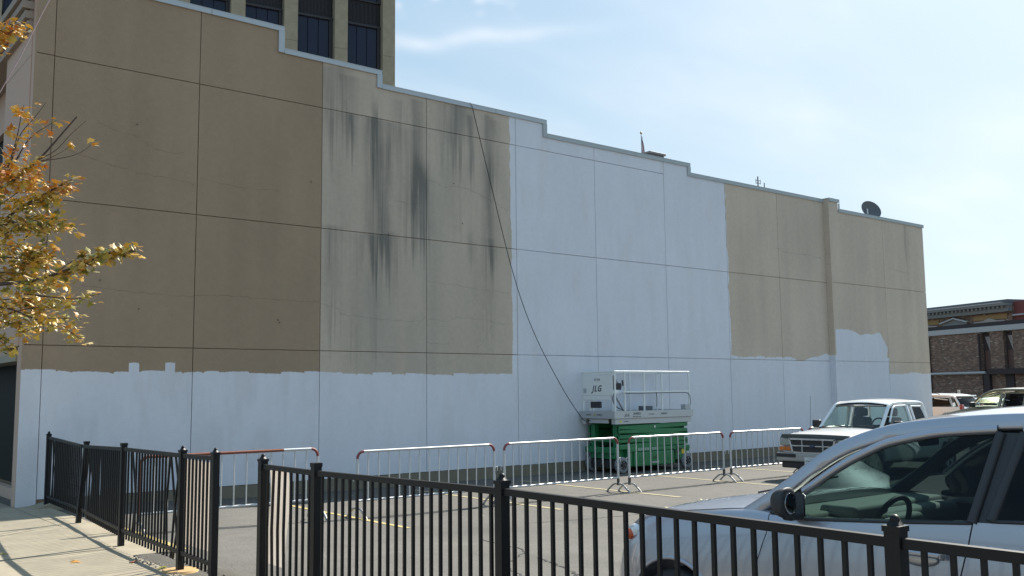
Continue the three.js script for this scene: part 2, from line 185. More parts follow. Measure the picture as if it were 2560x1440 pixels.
function wallTexture(T) {
  const ck = new Float32Array(T.W * T.H), sx = T.W / (T.x1 - T.x0), sy = T.H / T.h, rr = rng(5);
  for (const line of CRACKS) { const c = new THREE.CatmullRomCurve3(line.map(([x, y]) => V(x, y, 0)), false, 'catmullrom', .2), n = Math.ceil(c.getLength() * sx * 1.5); for (let i = 0; i <= n; i++) { const q = c.getPoint(i / n), X = (q.x - T.x0) * sx + 2.5 * (vn(q.x * 30, 4) - .5) * 2, Y = (q.y + .035 * (vn(q.x * 14, 2) - .5)) * sy, a = .25 + .5 * vn(q.x * 6, q.y); for (let e = -1; e <= 1; e++) { const k = Math.round(Y + e), l = Math.round(X); if (l >= 0 && l < T.W && k >= 0 && k < T.H) ck[k * T.W + l] = Math.max(ck[k * T.W + l], e ? a * .35 : a); } } }
  return ctex(T.W, T.H, (i, j) => {
    const x = T.x0 + (i + .5) / sx, y = (j + .5) / sy;
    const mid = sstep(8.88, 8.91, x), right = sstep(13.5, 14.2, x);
    const mot = fbm(x * .8, y * .5, 3) - .5, fine = fbm(x * 14, y * 14, 2) - .5, vert = fbm(x * 3.2, y * .22, 3) - .5;
    let r, g, b;
    if (x < 8.9) { const k = 1 + .20 * mot + .09 * fine + .10 * vert; r = .338 * k; g = .241 * k; b = .160 * k; }
    else { const k = 1 + .18 * mot + .10 * fine + .16 * vert; r = lerp(.515, .595, right) * k; g = lerp(.42, .478, right) * k; b = lerp(.33, .375, right) * k; }  // light tan on the right raised further: stronger light and flare put into colour
    const s = Math.min(1, stain(x, y) * (mid > .5 ? 1 : 0) * .80); r = lerp(r, .100, s * .86); g = lerp(g, .100, s * .86); b = lerp(b, .092, s * .86);
    if (x > 8.9 && x < 13.9) { const a = .16 * sstep(.45, .7, fbm(x * 1.3 + 5, y * .35, 3)); r = lerp(r, .26, a); g = lerp(g, .27, a); b = lerp(b, .25, a); }
    const c = ck[j * T.W + i]; if (c) { r *= 1 - .62 * c; g *= 1 - .62 * c; b *= 1 - .62 * c; }
    const w = whiteAt(x, y);
    if (w > 0) { const k = 1 + .07 * (fbm(x * 6, y * 1.1, 3) - .5) + .05 * (fbm(x * .9 + 2, y * .7, 3) - .5) + .05 * fine; const thin = .10 * sstep(.55, .8, fbm(x * 3.1, y * .9 + 7, 3)); const t = w * (1 - thin); r = lerp(r, .71 * k, t); g = lerp(g, .70 * k, t); b = lerp(b, .735 * k, t); }
    return [r, g, b];
  });
}
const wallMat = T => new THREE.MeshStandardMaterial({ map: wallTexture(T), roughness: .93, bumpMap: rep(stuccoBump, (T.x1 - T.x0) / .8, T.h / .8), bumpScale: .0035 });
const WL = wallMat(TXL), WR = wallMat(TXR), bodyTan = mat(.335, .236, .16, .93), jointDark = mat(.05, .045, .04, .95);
const bldg = thing('stucco_building', 'long tan stucco building wall half repainted white, with stepped parapet', 'building');
{
  const cols = [3.53, 3.84, 6.36, 8.90, 11.43, 13.94, 16.49, 19.05, 21.60, 24.02, 26.5], J = .007;
  const panelGeo = (x0, x1, y0, y1, z) => { // y1 null: up to the stepped parapet
    const pts = [[x0, y0], [x1, y0]]; if (y1 !== null) pts.push([x1, y1], [x0, y1]);
    else { const st = [7.97, 10.22, 14.84, 20.06, 26.95].filter(s => s > x0 && s < x1); pts.push([x1, topY(x1 - .001) - .02]); for (const s of st.reverse()) pts.push([s, topY(s + .001) - .02], [s, topY(s - .001) - .02]); pts.push([x0, topY(x0 + .001) - .02]); }
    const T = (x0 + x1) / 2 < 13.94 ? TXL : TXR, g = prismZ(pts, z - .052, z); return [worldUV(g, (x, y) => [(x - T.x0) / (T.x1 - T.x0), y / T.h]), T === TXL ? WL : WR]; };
  for (let i = 0; i < cols.length - 1; i++) { const a = cols[i] + (i ? J : 0), b = cols[i + 1] - (i < 9 ? J : 0), low = i >= 7;
    const rows = low ? [[.25, 2.76], [2.76, 5.22], [5.22, null]] : [[.25, 2.76], [2.76, 5.22], [5.22, 7.70], [7.70, null]];
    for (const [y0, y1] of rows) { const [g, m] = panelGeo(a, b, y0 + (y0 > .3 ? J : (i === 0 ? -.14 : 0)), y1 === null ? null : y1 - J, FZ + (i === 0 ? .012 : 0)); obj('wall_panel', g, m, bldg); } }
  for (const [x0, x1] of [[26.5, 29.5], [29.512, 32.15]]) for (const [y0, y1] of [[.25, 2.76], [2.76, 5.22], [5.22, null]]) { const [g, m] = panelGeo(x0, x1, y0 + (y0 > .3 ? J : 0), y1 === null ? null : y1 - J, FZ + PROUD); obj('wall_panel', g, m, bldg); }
  // cheek of the part that stands forward
  { const m = FZ + PROUD; const g = b6(26.44, 26.497, .25, 7.86, FZ + .001, m); worldUV(g, (x, y) => [(26.49 - TXR.x0) / (TXR.x1 - TXR.x0), y / 9.4]); obj('return_wall', g, WR, bldg); }
  // backing, parapet, body, roof
  const back = []; for (const [a, b] of [[3.56, 7.97], [7.97, 10.22], [10.22, 14.84], [14.84, 20.06], [20.06, 26.95], [26.95, 32.13]]) back.push(b6(a, b, -.05, topY((a + b) / 2) - .03, FZ - .34, FZ - .042));
  back.push(b6(26.52, 32.13, -.05, 7.55, FZ - .029, FZ + PROUD - .03));
  const twoTone = g => worldUV(g, (x, y) => [(x - TXR.x0) / (TXR.x1 - TXR.x0), y / 9.4]);
  obj('parapet_wall', back.slice(0, 3), bodyTan, bldg); obj('parapet_wall', back.slice(3).map(twoTone), WR, bldg); obj('parapet_wall', twoTone(b6(13.98, 14.84, 0, 8.2, FZ - .0299, FZ - .0285)), WR, bldg);
  obj('body', b6(4.06, 32.1, -.05, 7.0, -40, FZ - .35), bodyTan, bldg);
  obj('end_wall', b6(32.131, 32.15, .0, 7.5, -40, FZ + PROUD - .05), bodyTan, bldg);
  obj('roof', b6(4.1, 32.0, 7.001, 7.08, -39.8, FZ - .36), mat(.22, .22, .21, .9), bldg);
  obj('foundation', [worldUV(b6(4.4, 26.47, -.05, .237, FZ - .04, FZ + .03), (x, y) => [x / 2.5, y / 2.5]), worldUV(b6(26.471, 32.16, -.05, .237, FZ - .04, FZ + PROUD + .03), (x, y) => [x / 2.5, y / 2.5])], M.foundation, bldg);
  // metal coping: one length per step, short vertical lengths at the steps
  const cp = (x0, x1, y, old, z = FZ) => { const m = old ? M.copingOld : M.coping, L = 3.05; for (let x = x0; x < x1 - .01; x += L) { const e = Math.min(x + L, x1); obj('coping', [b6(x + .004, e - .004, y - .105, y - .012, z + .006, z + .03), b6(x + .002, e - .002, y - .012, y, z - .38, z + .034)], m, bldg); } };
  cp(3.5, 8.04, 9.2); cp(8.045, 10.29, 8.76); cp(10.295, 14.91, 8.47); cp(14.915, 20.13, 8.14, true); cp(20.135, 26.46, 7.88, true); cp(26.44, 27.02, 7.90, true, FZ + PROUD); cp(27.025, 32.2, 7.6, true, FZ + PROUD);
  for (const [x, a, b, o] of [[7.97, 8.765, 9.07, 0], [10.22, 8.475, 8.63, 0], [14.84, 8.145, 8.34, 1], [20.06, 7.885, 8.01, 1]]) obj('coping', b6(x - .055, x + .07, a - .105, b + .02, FZ + .007, FZ + .036), o ? M.copingOld : M.coping, bldg);
  obj('coping', b6(26.96, 27.015, 7.48, 7.77, FZ + PROUD + .007, FZ + PROUD + .032), M.copingOld, bldg);
  // small rivets, pipe stubs on the wall
  const rv = rng(77); for (let i = 0; i < 9; i++) { const x = 4.2 + rv() * 9, y = 3.1 + rv() * 4.4; obj('wall_anchor', new THREE.CylinderGeometry(.009, .009, .03, 8).rotateX(Math.PI / 2).translate(x, y, FZ + .012), jointDark, bldg); }
  // street front: chamfered return, pale pier, cornice, dark sheet as shade of the open recess
  const ff = mat(.54, .365, .275, .9), fb = ff, fx = 3.53;
  obj('front_return', [b6(fx - .004, fx + .03, .1, 9.1, -17.42, FZ + .005)], fb, bldg);
  obj('front_pier', [b6(fx - .02, fx + .5, 2.75, 7.69, -19.4, -17.425), b6(fx - .02, fx + .5, 7.70, 8.15, -19.4, -17.425)], ff, bldg);
  obj('front_pier_base', b6(fx + .0, fx + .5, .1, 2.73, -17.55, -17.425), fb, bldg);
  obj('front_wall', [b6(fx + .35, fx + .6, 7.3, 9.1, -40, -19.41), b6(fx + .25, fx + .62, 2.63, 3.0, -40, -19.41)], fb, bldg);
  obj('recess_shade', b6(fx + .46, fx + .5, .35, 7.3, -40, -17.56), phys({ color: C(.012, .013, .013), roughness: .6, specularIntensity: .1 }), bldg);  // near-black matte sheet stands in for the shade inside the open front
  obj('window_ledge', b6(fx - .03, fx + .4, 2.50, 2.62, -40, -17.56), mat(.34, .29, .22, .9), bldg);
  obj('front_plinth', b6(fx + .30, fx + .44, .1, .30, -40, -17.56), fb, bldg);
  for (let k = 0; k < 4; k++) obj('cornice_moulding', b6(fx - .10 - .045 * k, fx + .4, 8.16 + k * .17, 8.16 + k * .17 + .13, -40, -17.42 + .005 * k), mat(.33, .255, .20, .9), bldg);
  obj('cornice_core', b6(fx - .06, fx + .4, 8.15, 9.0, -40, -17.44), mat(.33, .255, .20, .9), bldg);
}
// cable from the parapet to the lift
tag(obj('power_cable', tube([[12.58, 8.30, -17.66], [12.58, 8.483, -17.60], [12.61, 8.484, -17.3], [12.63, 8.44, -17.205], [12.72, 8.1, -17.19], [13.07, 6.82, -17.15], [13.72, 4.66, -17.13], [14.30, 3.29, -17.10], [15.10, 2.0, -17.04], [15.60, 1.27, -16.9], [15.80, 1.21, -16.87], [15.90, 1.2, -16.87]], .0085, 140, 6), M.black), 'thin black cable hanging from the parapet down to the scissor lift', 'cable');

// rooftop things
{
  const d = thing('satellite_dish', 'dark grey satellite dish standing on the roof edge', 'satellite dish', [31.3, 7.08, -18.6]);
  const dish = new THREE.SphereGeometry(.66, 28, 10, 0, 2 * Math.PI, 0, .62).scale(1, 1, 1).translate(0, -.66, 0).rotateX(-1.15 + Math.PI).rotateY(2.7).translate(.12, 1.16, 0);
  obj('reflector', dish, mat(.10, .105, .11, .6, 0, { side: THREE.DoubleSide }), d); obj('mast', tube([[0, 0, 0], [0, 1.25, -.02]], .035), M.galv, d);
  obj('feed_arm', tube([[.15, 1.0, 0], [.45, 1.2, -.05], [.68, 1.30, -.1]], .022, 8), M.greyPlastic, d); obj('feed_horn', rb(.16, .08, .1, .02, .72, 1.32, -.1), M.greyPlastic, d); obj('foot_plate', box(.5, .02, .5, 0, .012, 0), M.galv, d);
  const a = thing('roof_antenna', 'small antenna mast with short elements sticking up over the parapet', 'antenna', [26.85, 7.08, -20]);
  obj('mast', tube([[0, 0, 0], [0, 2.1, 0]], .022), M.greyPlastic, a); obj('mast', tube([[.35, 0, 0], [.35, 1.92, 0]], .018), M.greyPlastic, a); for (const y of [1.86, 1.96]) obj('element', tube([[-.12, y, 0], [.14, y, 0]], .01), M.greyPlastic, a); for (const x of [-.11, .13]) obj('element', tube([[x, 1.84, 0], [x, 2.0, 0]], .01), M.greyPlastic, a); obj('foot_plate', box(.6, .02, .25, .17, .012, 0), M.galv, a);
  const u = thing('rooftop_unit', 'low dark rooftop unit showing over the parapet by the flagpole', 'rooftop unit', [25.65, 7.08, -24]);
  obj('casing', rb6(-.38, .38, .06, 3.40, -.5, .5, .03), mat(.14, .14, .145, .7), u); obj('lid', rb6(-.43, .43, 3.40, 3.48, -.55, .55, .02), mat(.19, .19, .19, .6), u); obj('leg', b6(-.3, .3, 0, .08, -.4, .4), M.greyPlastic, u);
  const f = thing('flagpole', 'tall flagpole with a limp flag far behind the building', 'flagpole', [px(1604, 380, 120).x, -.06, px(1604, 380, 120).z]);
  const H = px(1604, 332, 120).y; obj('pole', new THREE.CylinderGeometry(.05, .14, H, 10).translate(0, H / 2, 0), mat(.5, .5, .5, .4, .5), f); obj('finial', new THREE.SphereGeometry(.16, 12, 8).translate(0, H + .12, 0), mat(.3, .25, .15, .4, .5), f);
  const rows = []; for (let i = 0; i <= 10; i++) { const t = i / 10, r = []; for (let k = 0; k <= 6; k++) { const s = k / 6; r.push([.06 + s * (.12 + .5 * t) , H - .3 - 2.0 * t - s * .55, .12 * Math.sin(s * 7 + t * 3)]); } rows.push(r); }
  const fl = grid(rows), pc = [], pp = fl.attributes.uv; for (let i = 0; i < pp.count; i++) { const s = Math.floor(pp.getX(i) * 6.99), t = pp.getY(i); pc.push(...(t < .4 && s < 5 ? [.06, .07, .2] : s % 2 ? [.7, .68, .68] : [.42, .09, .1])); } fl.setAttribute('color', new THREE.Float32BufferAttribute(pc, 3));
  obj('flag', fl, new THREE.MeshStandardMaterial({ vertexColors: true, side: THREE.DoubleSide, roughness: .9 }), f);
}
// ------------------------------------------------------------------ tall office block behind
{
  const t = thing('office_tower', 'tall tan office block with dark window bays rising behind the stucco building', 'building', [27.1, 0, -44], Math.atan2(-.167, .986));
  const tan = new THREE.MeshStandardMaterial({ map: concreteTex, color: C(1.05, 1.03, .98), roughness: .9 }), dk = mat(.03, .026, .026, .5, .2), lv = mat(.028, .022, .022, .55, .2), gl = phys({ color: C(.016, .018, .036), roughness: .12, specularIntensity: .55 });
  const bay = 2.735, zf = 0, FL = 3.9, y0 = 22.0;
  const uvm = g => worldUV(g, (x, y, z) => [(x + z) / 3, y / 3]);
  for (let k = 0; k < 9; k++) { const c = -.37 - bay * k; for (let n = 0; n < 3; n++) { const a = 12.6 + n * 7.75; obj('pier', uvm(b6(c - .36, c + .36, a, a + 7.735, -.55, zf)), tan, t); } }
  obj('core', b6(-25, -.02, 0, 36, -18, -.56), dk, t); obj('lower_wall', b6(-25.2, -.01, 0, 12.59, -.555, -.02), tan, t); obj('side_wall', b6(-.02, 0, 0, 36, -18, -.56), tan, t);
  for (let k = 0; k < 8; k++) { const c1 = -.73 - bay * k, c0 = c1 - 2.015;
    for (let n = -2; n < 3; n++) { const yb = y0 + n * FL, w = obj('window', [b6(c0, c1, yb - .07, yb + .05, -.45, -.30), b6(c0, c1, yb - 2.55, yb - 2.47, -.45, -.32), b6(c0, c0 + .07, yb - 2.55, yb, -.45, -.32), b6(c1 - .2, c1, yb - 2.55, yb, -.45, -.34)], dk, t);
      const W = (c1 - .2 - c0 - .07) / 3; for (let i = 0; i < 3; i++) { const a = c0 + .07 + i * W; obj('pane', b6(a + .018, a + W - .018, yb - 2.47, yb - .07, -.47, -.43), gl, w); }
      obj('spandrel_backing', b6(c0, c1, yb + .05, yb + FL - 2.56, -.50, -.44), dk, t);
      if (n === 0) for (let i = 0; i < 26; i++) { const a = c0 + .03 + i * .077; obj('louvre_slat', b6(a, a + .035, yb + .06, yb + FL - 2.56, -.44, -.39), lv, t); } } }
}
// ------------------------------------------------------------------ brick buildings at the far end
{
  const brick = ctex(1024, 1024, (i, j) => { const row = Math.floor(j / 16), ox = (row & 1) * 20, bx = Math.floor((i + ox) / 41), fx = (i + ox) % 41, fy = j % 16, h = lat(bx * 3 + 11, row * 5), h2 = lat(bx, row + 90), m = fx < 3 || fy < 3, n = fbm(i / 60, j / 24, 3); const k = (.62 + .75 * h * h) * (.8 + .5 * n); if (m) return [.17, .15, .135]; return h2 > .93 ? [.32 * k, .24 * k, .18 * k] : [.205 * k, .122 * k, .086 * k]; }, true);
  const bm = new THREE.MeshStandardMaterial({ map: brick, roughness: .95 }), dk = mat(.045, .035, .035, .9), wh = mat(.40, .40, .40, .7), S = 1.55;
  const P = [84.8, 0, -45.1], turn = Math.PI / 2 + .314; // local +x runs along the wall towards the viewer's right, local -z... faces the lot
  const U = (g) => worldUV(g, (x, y, z) => [(x + z) / 7.0, y / 7.0]);
  const w = thing('brick_building', 'low dark brick building with white coping band behind the parked cars', 'building', P, -turn);
  const f = (x0, x1, y0, y1, z0, z1) => b6(x0, x1, y0, y1, z0, z1);
  obj('wall', [U(f(-8, 6.0, 0, 6.6, -12, 0)), U(f(7.0, 8.38, 0, 6.6, -12, 0)), U(f(9.32, 40, 0, 6.6, -12, 0))], bm, w);
  obj('recess', [f(6.0, 7.0, 0, 6.55, -12, -.35), f(8.38, 9.32, 0, 6.55, -12, -.35)], dk, w);
  obj('downpipe', [f(.0, .32, 0, 6.5, .02, .2)], dk, w); obj('downpipe', f(5.85, 5.98, 3.3, 6.5, .02, .14), dk, w);
  obj('coping', f(-8, 40, 6.6, 7.05, -.4, .12), wh, w); obj('roof_edge', f(-8, 40, 7.06, 7.42, -1.2, -.2), dk, w);
  obj('pipe', new THREE.CylinderGeometry(.12, .12, 6.6, 10).rotateZ(Math.PI / 2).translate(3.3, 3.13, .25), wh, w); obj('canopy', f(7.02, 40, 2.98, 3.42, .03, .5), dk, w);
  obj('pier', [f(6.4, 7.0, 0, 2.97, .02, .3)], dk, w); obj('pier', f(8.45, 9.3, 0, 2.96, -.3, .1), dk, w);
  for (const x of [6.5, 8.85]) { obj('window', f(x - .32, x + .32, 3.4, 5.0, -.34, -.31), mat(.10, .05, .04, .6), w); obj('flaking_panel', prismZ([[x - .25, 6.2], [x + .4, 6.2], [x + .4, 4.4], [x + .15, 5.1]], -.335, -.30), mat(.30, .27, .26, .9), w); }
  const o = thing('cornice_building', 'old brick building with heavy grey cornice and yellow panels above the low roof', 'building', P, -turn);
  const zz = -13, gy = mat(.19, .20, .195, .85), ye = mat(.30, .20, .09, .9), st = mat(.36, .34, .32, .9), rd = mat(.19, .06, .055, .9);
  obj('wall', U(f(-24, -2.2, 0, 10.2, zz - 14, zz)), bm, o); obj('red_end', [f(-2.19, 6, 0, 10.3, zz - 14, zz - .3)], rd, o); obj('trim', f(-2.18, 6.1, 8.9, 9.05, zz - .29, zz), wh, o);
  obj('cornice', [f(-24, -2.15, 9.35, 9.95, zz, zz + .55)], gy, o); obj('cornice', f(-24, -2.1, 9.95, 10.18, zz, zz + .9), gy, o); obj('gutter', f(-24, -2.6, 10.19, 10.30, zz + .6, zz + .95), wh, o); obj('roof', [f(-24, -2.12, 10.21, 10.55, zz - 13, zz + .55)], mat(.12, .12, .13, .9), o);
  for (let i = 0; i < 40; i++) obj('bracket', f(-23.4 + i * .53, -23.2 + i * .53, 9.72, 9.94, zz + .56, zz + .8), gy, o);
  for (const [a, b] of [[-15.5, -11.6], [-6.9, -2.75]]) { obj('yellow_panel', f(a, b, 8.7, 9.2, zz + .01, zz + .08), ye, o); obj('stone_arch', prismZ([[a + .1, 8.0], [b - .2, 8.0], [b - .2, 8.55], [(a + b) / 2 + .8, 8.6], [(a + b) / 2, 8.85], [(a + b) / 2 - .8, 8.6], [a + .1, 8.55]], zz + .085, zz + .2), st, o); }
  obj('pediment', prismZ([[-10.9, 8.0], [-7.6, 8.0], [-7.6, 8.65], [-9.2, 9.05], [-10.9, 8.65]], zz + .01, zz + .3), gy, o); obj('pediment_cap', [bar([-11.1, 8.68, zz + .35], [-9.2, 9.14, zz + .35], .13, .4)], wh, o); obj('pediment_cap', bar([-9.2, 9.14, zz + .35], [-7.4, 8.68, zz + .35], .13, .4), wh, o);
}
// ------------------------------------------------------------------ black picket fence
const picketG = new THREE.BoxGeometry(.019, 1, .019);
function fencePost(par, x, z, top, lean = [0, 0], capRound = true) {
  const p = obj('post', bar([x, .02, z], [x + lean[0], top - .035, z + lean[1]], .064), M.blackFence, par), c = new THREE.Group();
  const cx = x + lean[0], cz = z + lean[1];
  obj('cap', capRound ? [box(.074, .022, .074, cx, top - .03, cz), new THREE.CylinderGeometry(.017, .034, .026, 4).rotateY(Math.PI / 4).translate(cx, top - .006, cz), new THREE.SphereGeometry(.02, 8, 6).translate(cx, top + .004, cz)] : [box(.072, .03, .072, cx, top - .02, cz)], M.blackFence, p);
}
function fenceBay(par, a, b, n, bend = {}) { // a,b: [x, z, railTop]
  const L = (t, k) => lerp(a[k], b[k], t), yr = t => lerp(a[2], b[2], t);
  const d = .036 / Math.hypot(b[0] - a[0], b[1] - a[1]);
  obj('top_rail', bar([L(d, 0), yr(d) - .022, L(d, 1)], [L(1 - d, 0), yr(1 - d) - .022, L(1 - d, 1)], .036, .04), M.blackFence, par);
  obj('bottom_rail', bar([L(d, 0), .325, L(d, 1)], [L(1 - d, 0), .325, L(1 - d, 1)], .034, .034), M.blackFence, par);
  for (let i = 1; i <= n; i++) { const t = i / (n + 1), x = L(t, 0), z = L(t, 1), y1 = yr(t) - .042, bd = bend[i];
    if (!bd) { const m = obj('picket', picketG, M.blackFence, par); m.scale.y = y1 - .235; m.position.set(x, (y1 + .235) / 2, z); }
    else obj('picket', [bar([x + .0, .235, z + bd[0]], [x + bd[1], .78, z + bd[2]], .019), bar([x + bd[1], .775, z + bd[2]], [x, y1, z + bd[3]], .019)], M.blackFence, par); }
}
{
  const f = thing('picket_fence', 'black steel picket fence with bent pickets running from the white wall to the gate gap', 'fence');
  const P = [[3.92, -16.92, 1.33], [3.83, -14.56, 1.28], [3.62, -12.01, 1.35], [3.56, -9.87, 1.37], [3.54, -8.95, 1.385]];
  P.forEach(([x, z, t], i) => fencePost(f, i === 1 ? 3.79 : x, z, t, i === 1 ? [.07, .05] : [0, 0], i !== 1 && i !== 2));
  const T = P.map(([x, z, t]) => [x, z, t - .055]);
  fenceBay(f, T[0], T[1], 20, { 3: [0, .01, .05, .0], 4: [0, .0, -.04, .02] });
  fenceBay(f, T[1], T[2], 21, { 1: [.05, .02, -.02, .05], 2: [.10, .05, -.12, .14], 3: [.12, .05, -.06, .2], 4: [0, 0, .05, .02], 5: [0, .02, .03, -.02], 6: [0, 0, .04, 0], 11: [0, 0, .03, 0] });
  fenceBay(f, T[2], T[3], 19, { 3: [0, .0, .06, 0], 4: [0, .02, .04, -.05], 16: [0, -.01, -.02, .03], 17: [.02, .02, .05, -.04], 18: [-.02, .02, .13, .0], 19: [.05, .0, -.09, .05] });
  fenceBay(f, T[3], T[4], 8);
  for (const [x, z] of [[3.56, -9.87]]) obj('post_footing', new THREE.CylinderGeometry(.17, .2, .05, 14).translate(x, .135, z), mat(.42, .27, .12, .95), f);
  const g = thing('picket_fence', 'black steel picket fence running past the silver van, from the gate gap on', 'fence');
  const Q = [[3.53, -7.86, 1.375], [3.53, -6.88, 1.375], [3.53, -4.53, 1.405], [3.53, -2.05, 1.39], [3.53, .42, 1.39], [3.53, 2.9, 1.39]];
  Q.forEach(([x, z, t], i) => fencePost(g, x, z, t, [0, 0], i !== 1)); const U = Q.map(([x, z, t], i) => [x, z, t - .062]);
  fenceBay(g, U[0], U[1], 8, { 1: [0, .0, -.01, .0], 2: [0, .01, -.05, 0], 3: [0, .01, -.045, 0], 4: [0, .0, -.02, 0] }); fenceBay(g, U[1], U[2], 21); fenceBay(g, U[2], U[3], 21); fenceBay(g, U[3], U[4], 21); fenceBay(g, U[4], U[5], 21);
  for (const [x, z] of Q) obj('post_footing', new THREE.CylinderGeometry(.12, .15, .06, 12).translate(x, .13, z), mat(.30, .27, .22, .95), g);
  const sb = phys({ color: C(.66, .58, .50), roughness: .9, transmission: .4, thickness: 0, side: THREE.DoubleSide });
  const s1 = tag(obj('sign_board', new THREE.PlaneGeometry(.78, .84).rotateY(-Math.PI / 2).translate(3.572, .84, -9.41), sb), 'beige sign back fixed behind the bay of pickets before the gate gap', 'sign');
  const s2 = tag(obj('sign_board', (() => { const r = []; for (let i = 0; i <= 10; i++) { const t = i / 10, a = []; for (let k = 0; k <= 4; k++) a.push([3.558 + .012 * Math.sin(t * 5), 1.27 - .78 * t, -7.79 + .36 * k / 4 + .015 * Math.sin(t * 4 + 1)]); r.push(a); } return grid(r); })(), sb), 'narrow beige sign back fixed behind the pickets on the van side of the gate gap', 'sign');
}
// ------------------------------------------------------------------ crowd barriers
function makeBarrier(label, x0, x1, z, opt = {}) {
  const b = thing('crowd_barrier', label, 'barrier', [x0, lotY((x0 + x1) / 2), z], opt.turn || 0, 'crowd barriers along the painted wall'), W = x1 - x0, H = 1.015, r = .021, c = .11;
  const frame = opt.rust ? M.rust : M.galv, post = M.galv;
  for (const [s, X] of [[1, 0], [-1, W]]) {
    obj('post', tube([[X, .16, 0], [X, H - c, 0]], r), opt.rustPost && s > 0 ? M.rust : post, b);
    const a = []; for (let i = 0; i <= 6; i++) { const t = i / 6 * Math.PI / 2; a.push([X + s * c * (1 - Math.cos(t)), H - c + c * Math.sin(t), 0]); }
    obj('corner', tube(a, r * 1.03, 12), opt.rust && s > 0 ? M.rust : M.redPaint, b);
    // bridge-shaped foot
    const ft = obj('foot', [tube([[X, .0, .30], [X + .0, .045, .26], [X, .145, .12], [X, .16, 0], [X, .145, -.12], [X, .045, -.26], [X, .0, -.30]], .019, 20, 8, .3)], M.worn, b); obj('sleeve', tube([[X, .13, 0], [X, .26, 0]], .027), M.darkSteel, ft);
    obj('hook', tube([[X - s * .02, .62, 0], [X - s * .065, .64, 0], [X - s * .07, .57, 0]], .007, 10, 5), M.galv, b);
  }
  obj('top_rail', tube([[c, H, 0], [W - c, H, 0]], r), frame, b); obj('bottom_rail', tube([[0, .27, 0], [W, .27, 0]], .018), M.galv, b);
  const n = 13; for (let i = 1; i <= n; i++) { const x = W * i / (n + 1); obj('bar', tube([[x, .275, 0], [x, H - .01, 0]], .0095, 1, 6), M.galv, b); }
  if (opt.rust) obj('paint_patch', tube([[W - .55, H, 0], [W - c, H, 0]], r * 1.04), M.galv, b);
  return b;
}
makeBarrier('crowd barrier with rusty red top rail seen through the fence gate gap', 4.18, 6.77, -13.15, { rust: true, rustPost: true });
makeBarrier('grey steel crowd barrier standing next to the rusty red one', 7.47, 10.12, -13.2);
makeBarrier('grey steel crowd barrier whose end overlaps the near end of the scissor lift', 10.34, 13.08, -13.2, { turn: 0 });
makeBarrier('grey steel crowd barrier standing right in front of the green scissor lift side', 13.3, 16.09, -13.12);
makeBarrier('grey steel crowd barrier ending just before the white pickup truck', 16.35, 18.94, -13.14);
makeBarrier('grey steel crowd barrier mostly hidden behind the white pickup truck', 19.16, 21.8, -13.14);

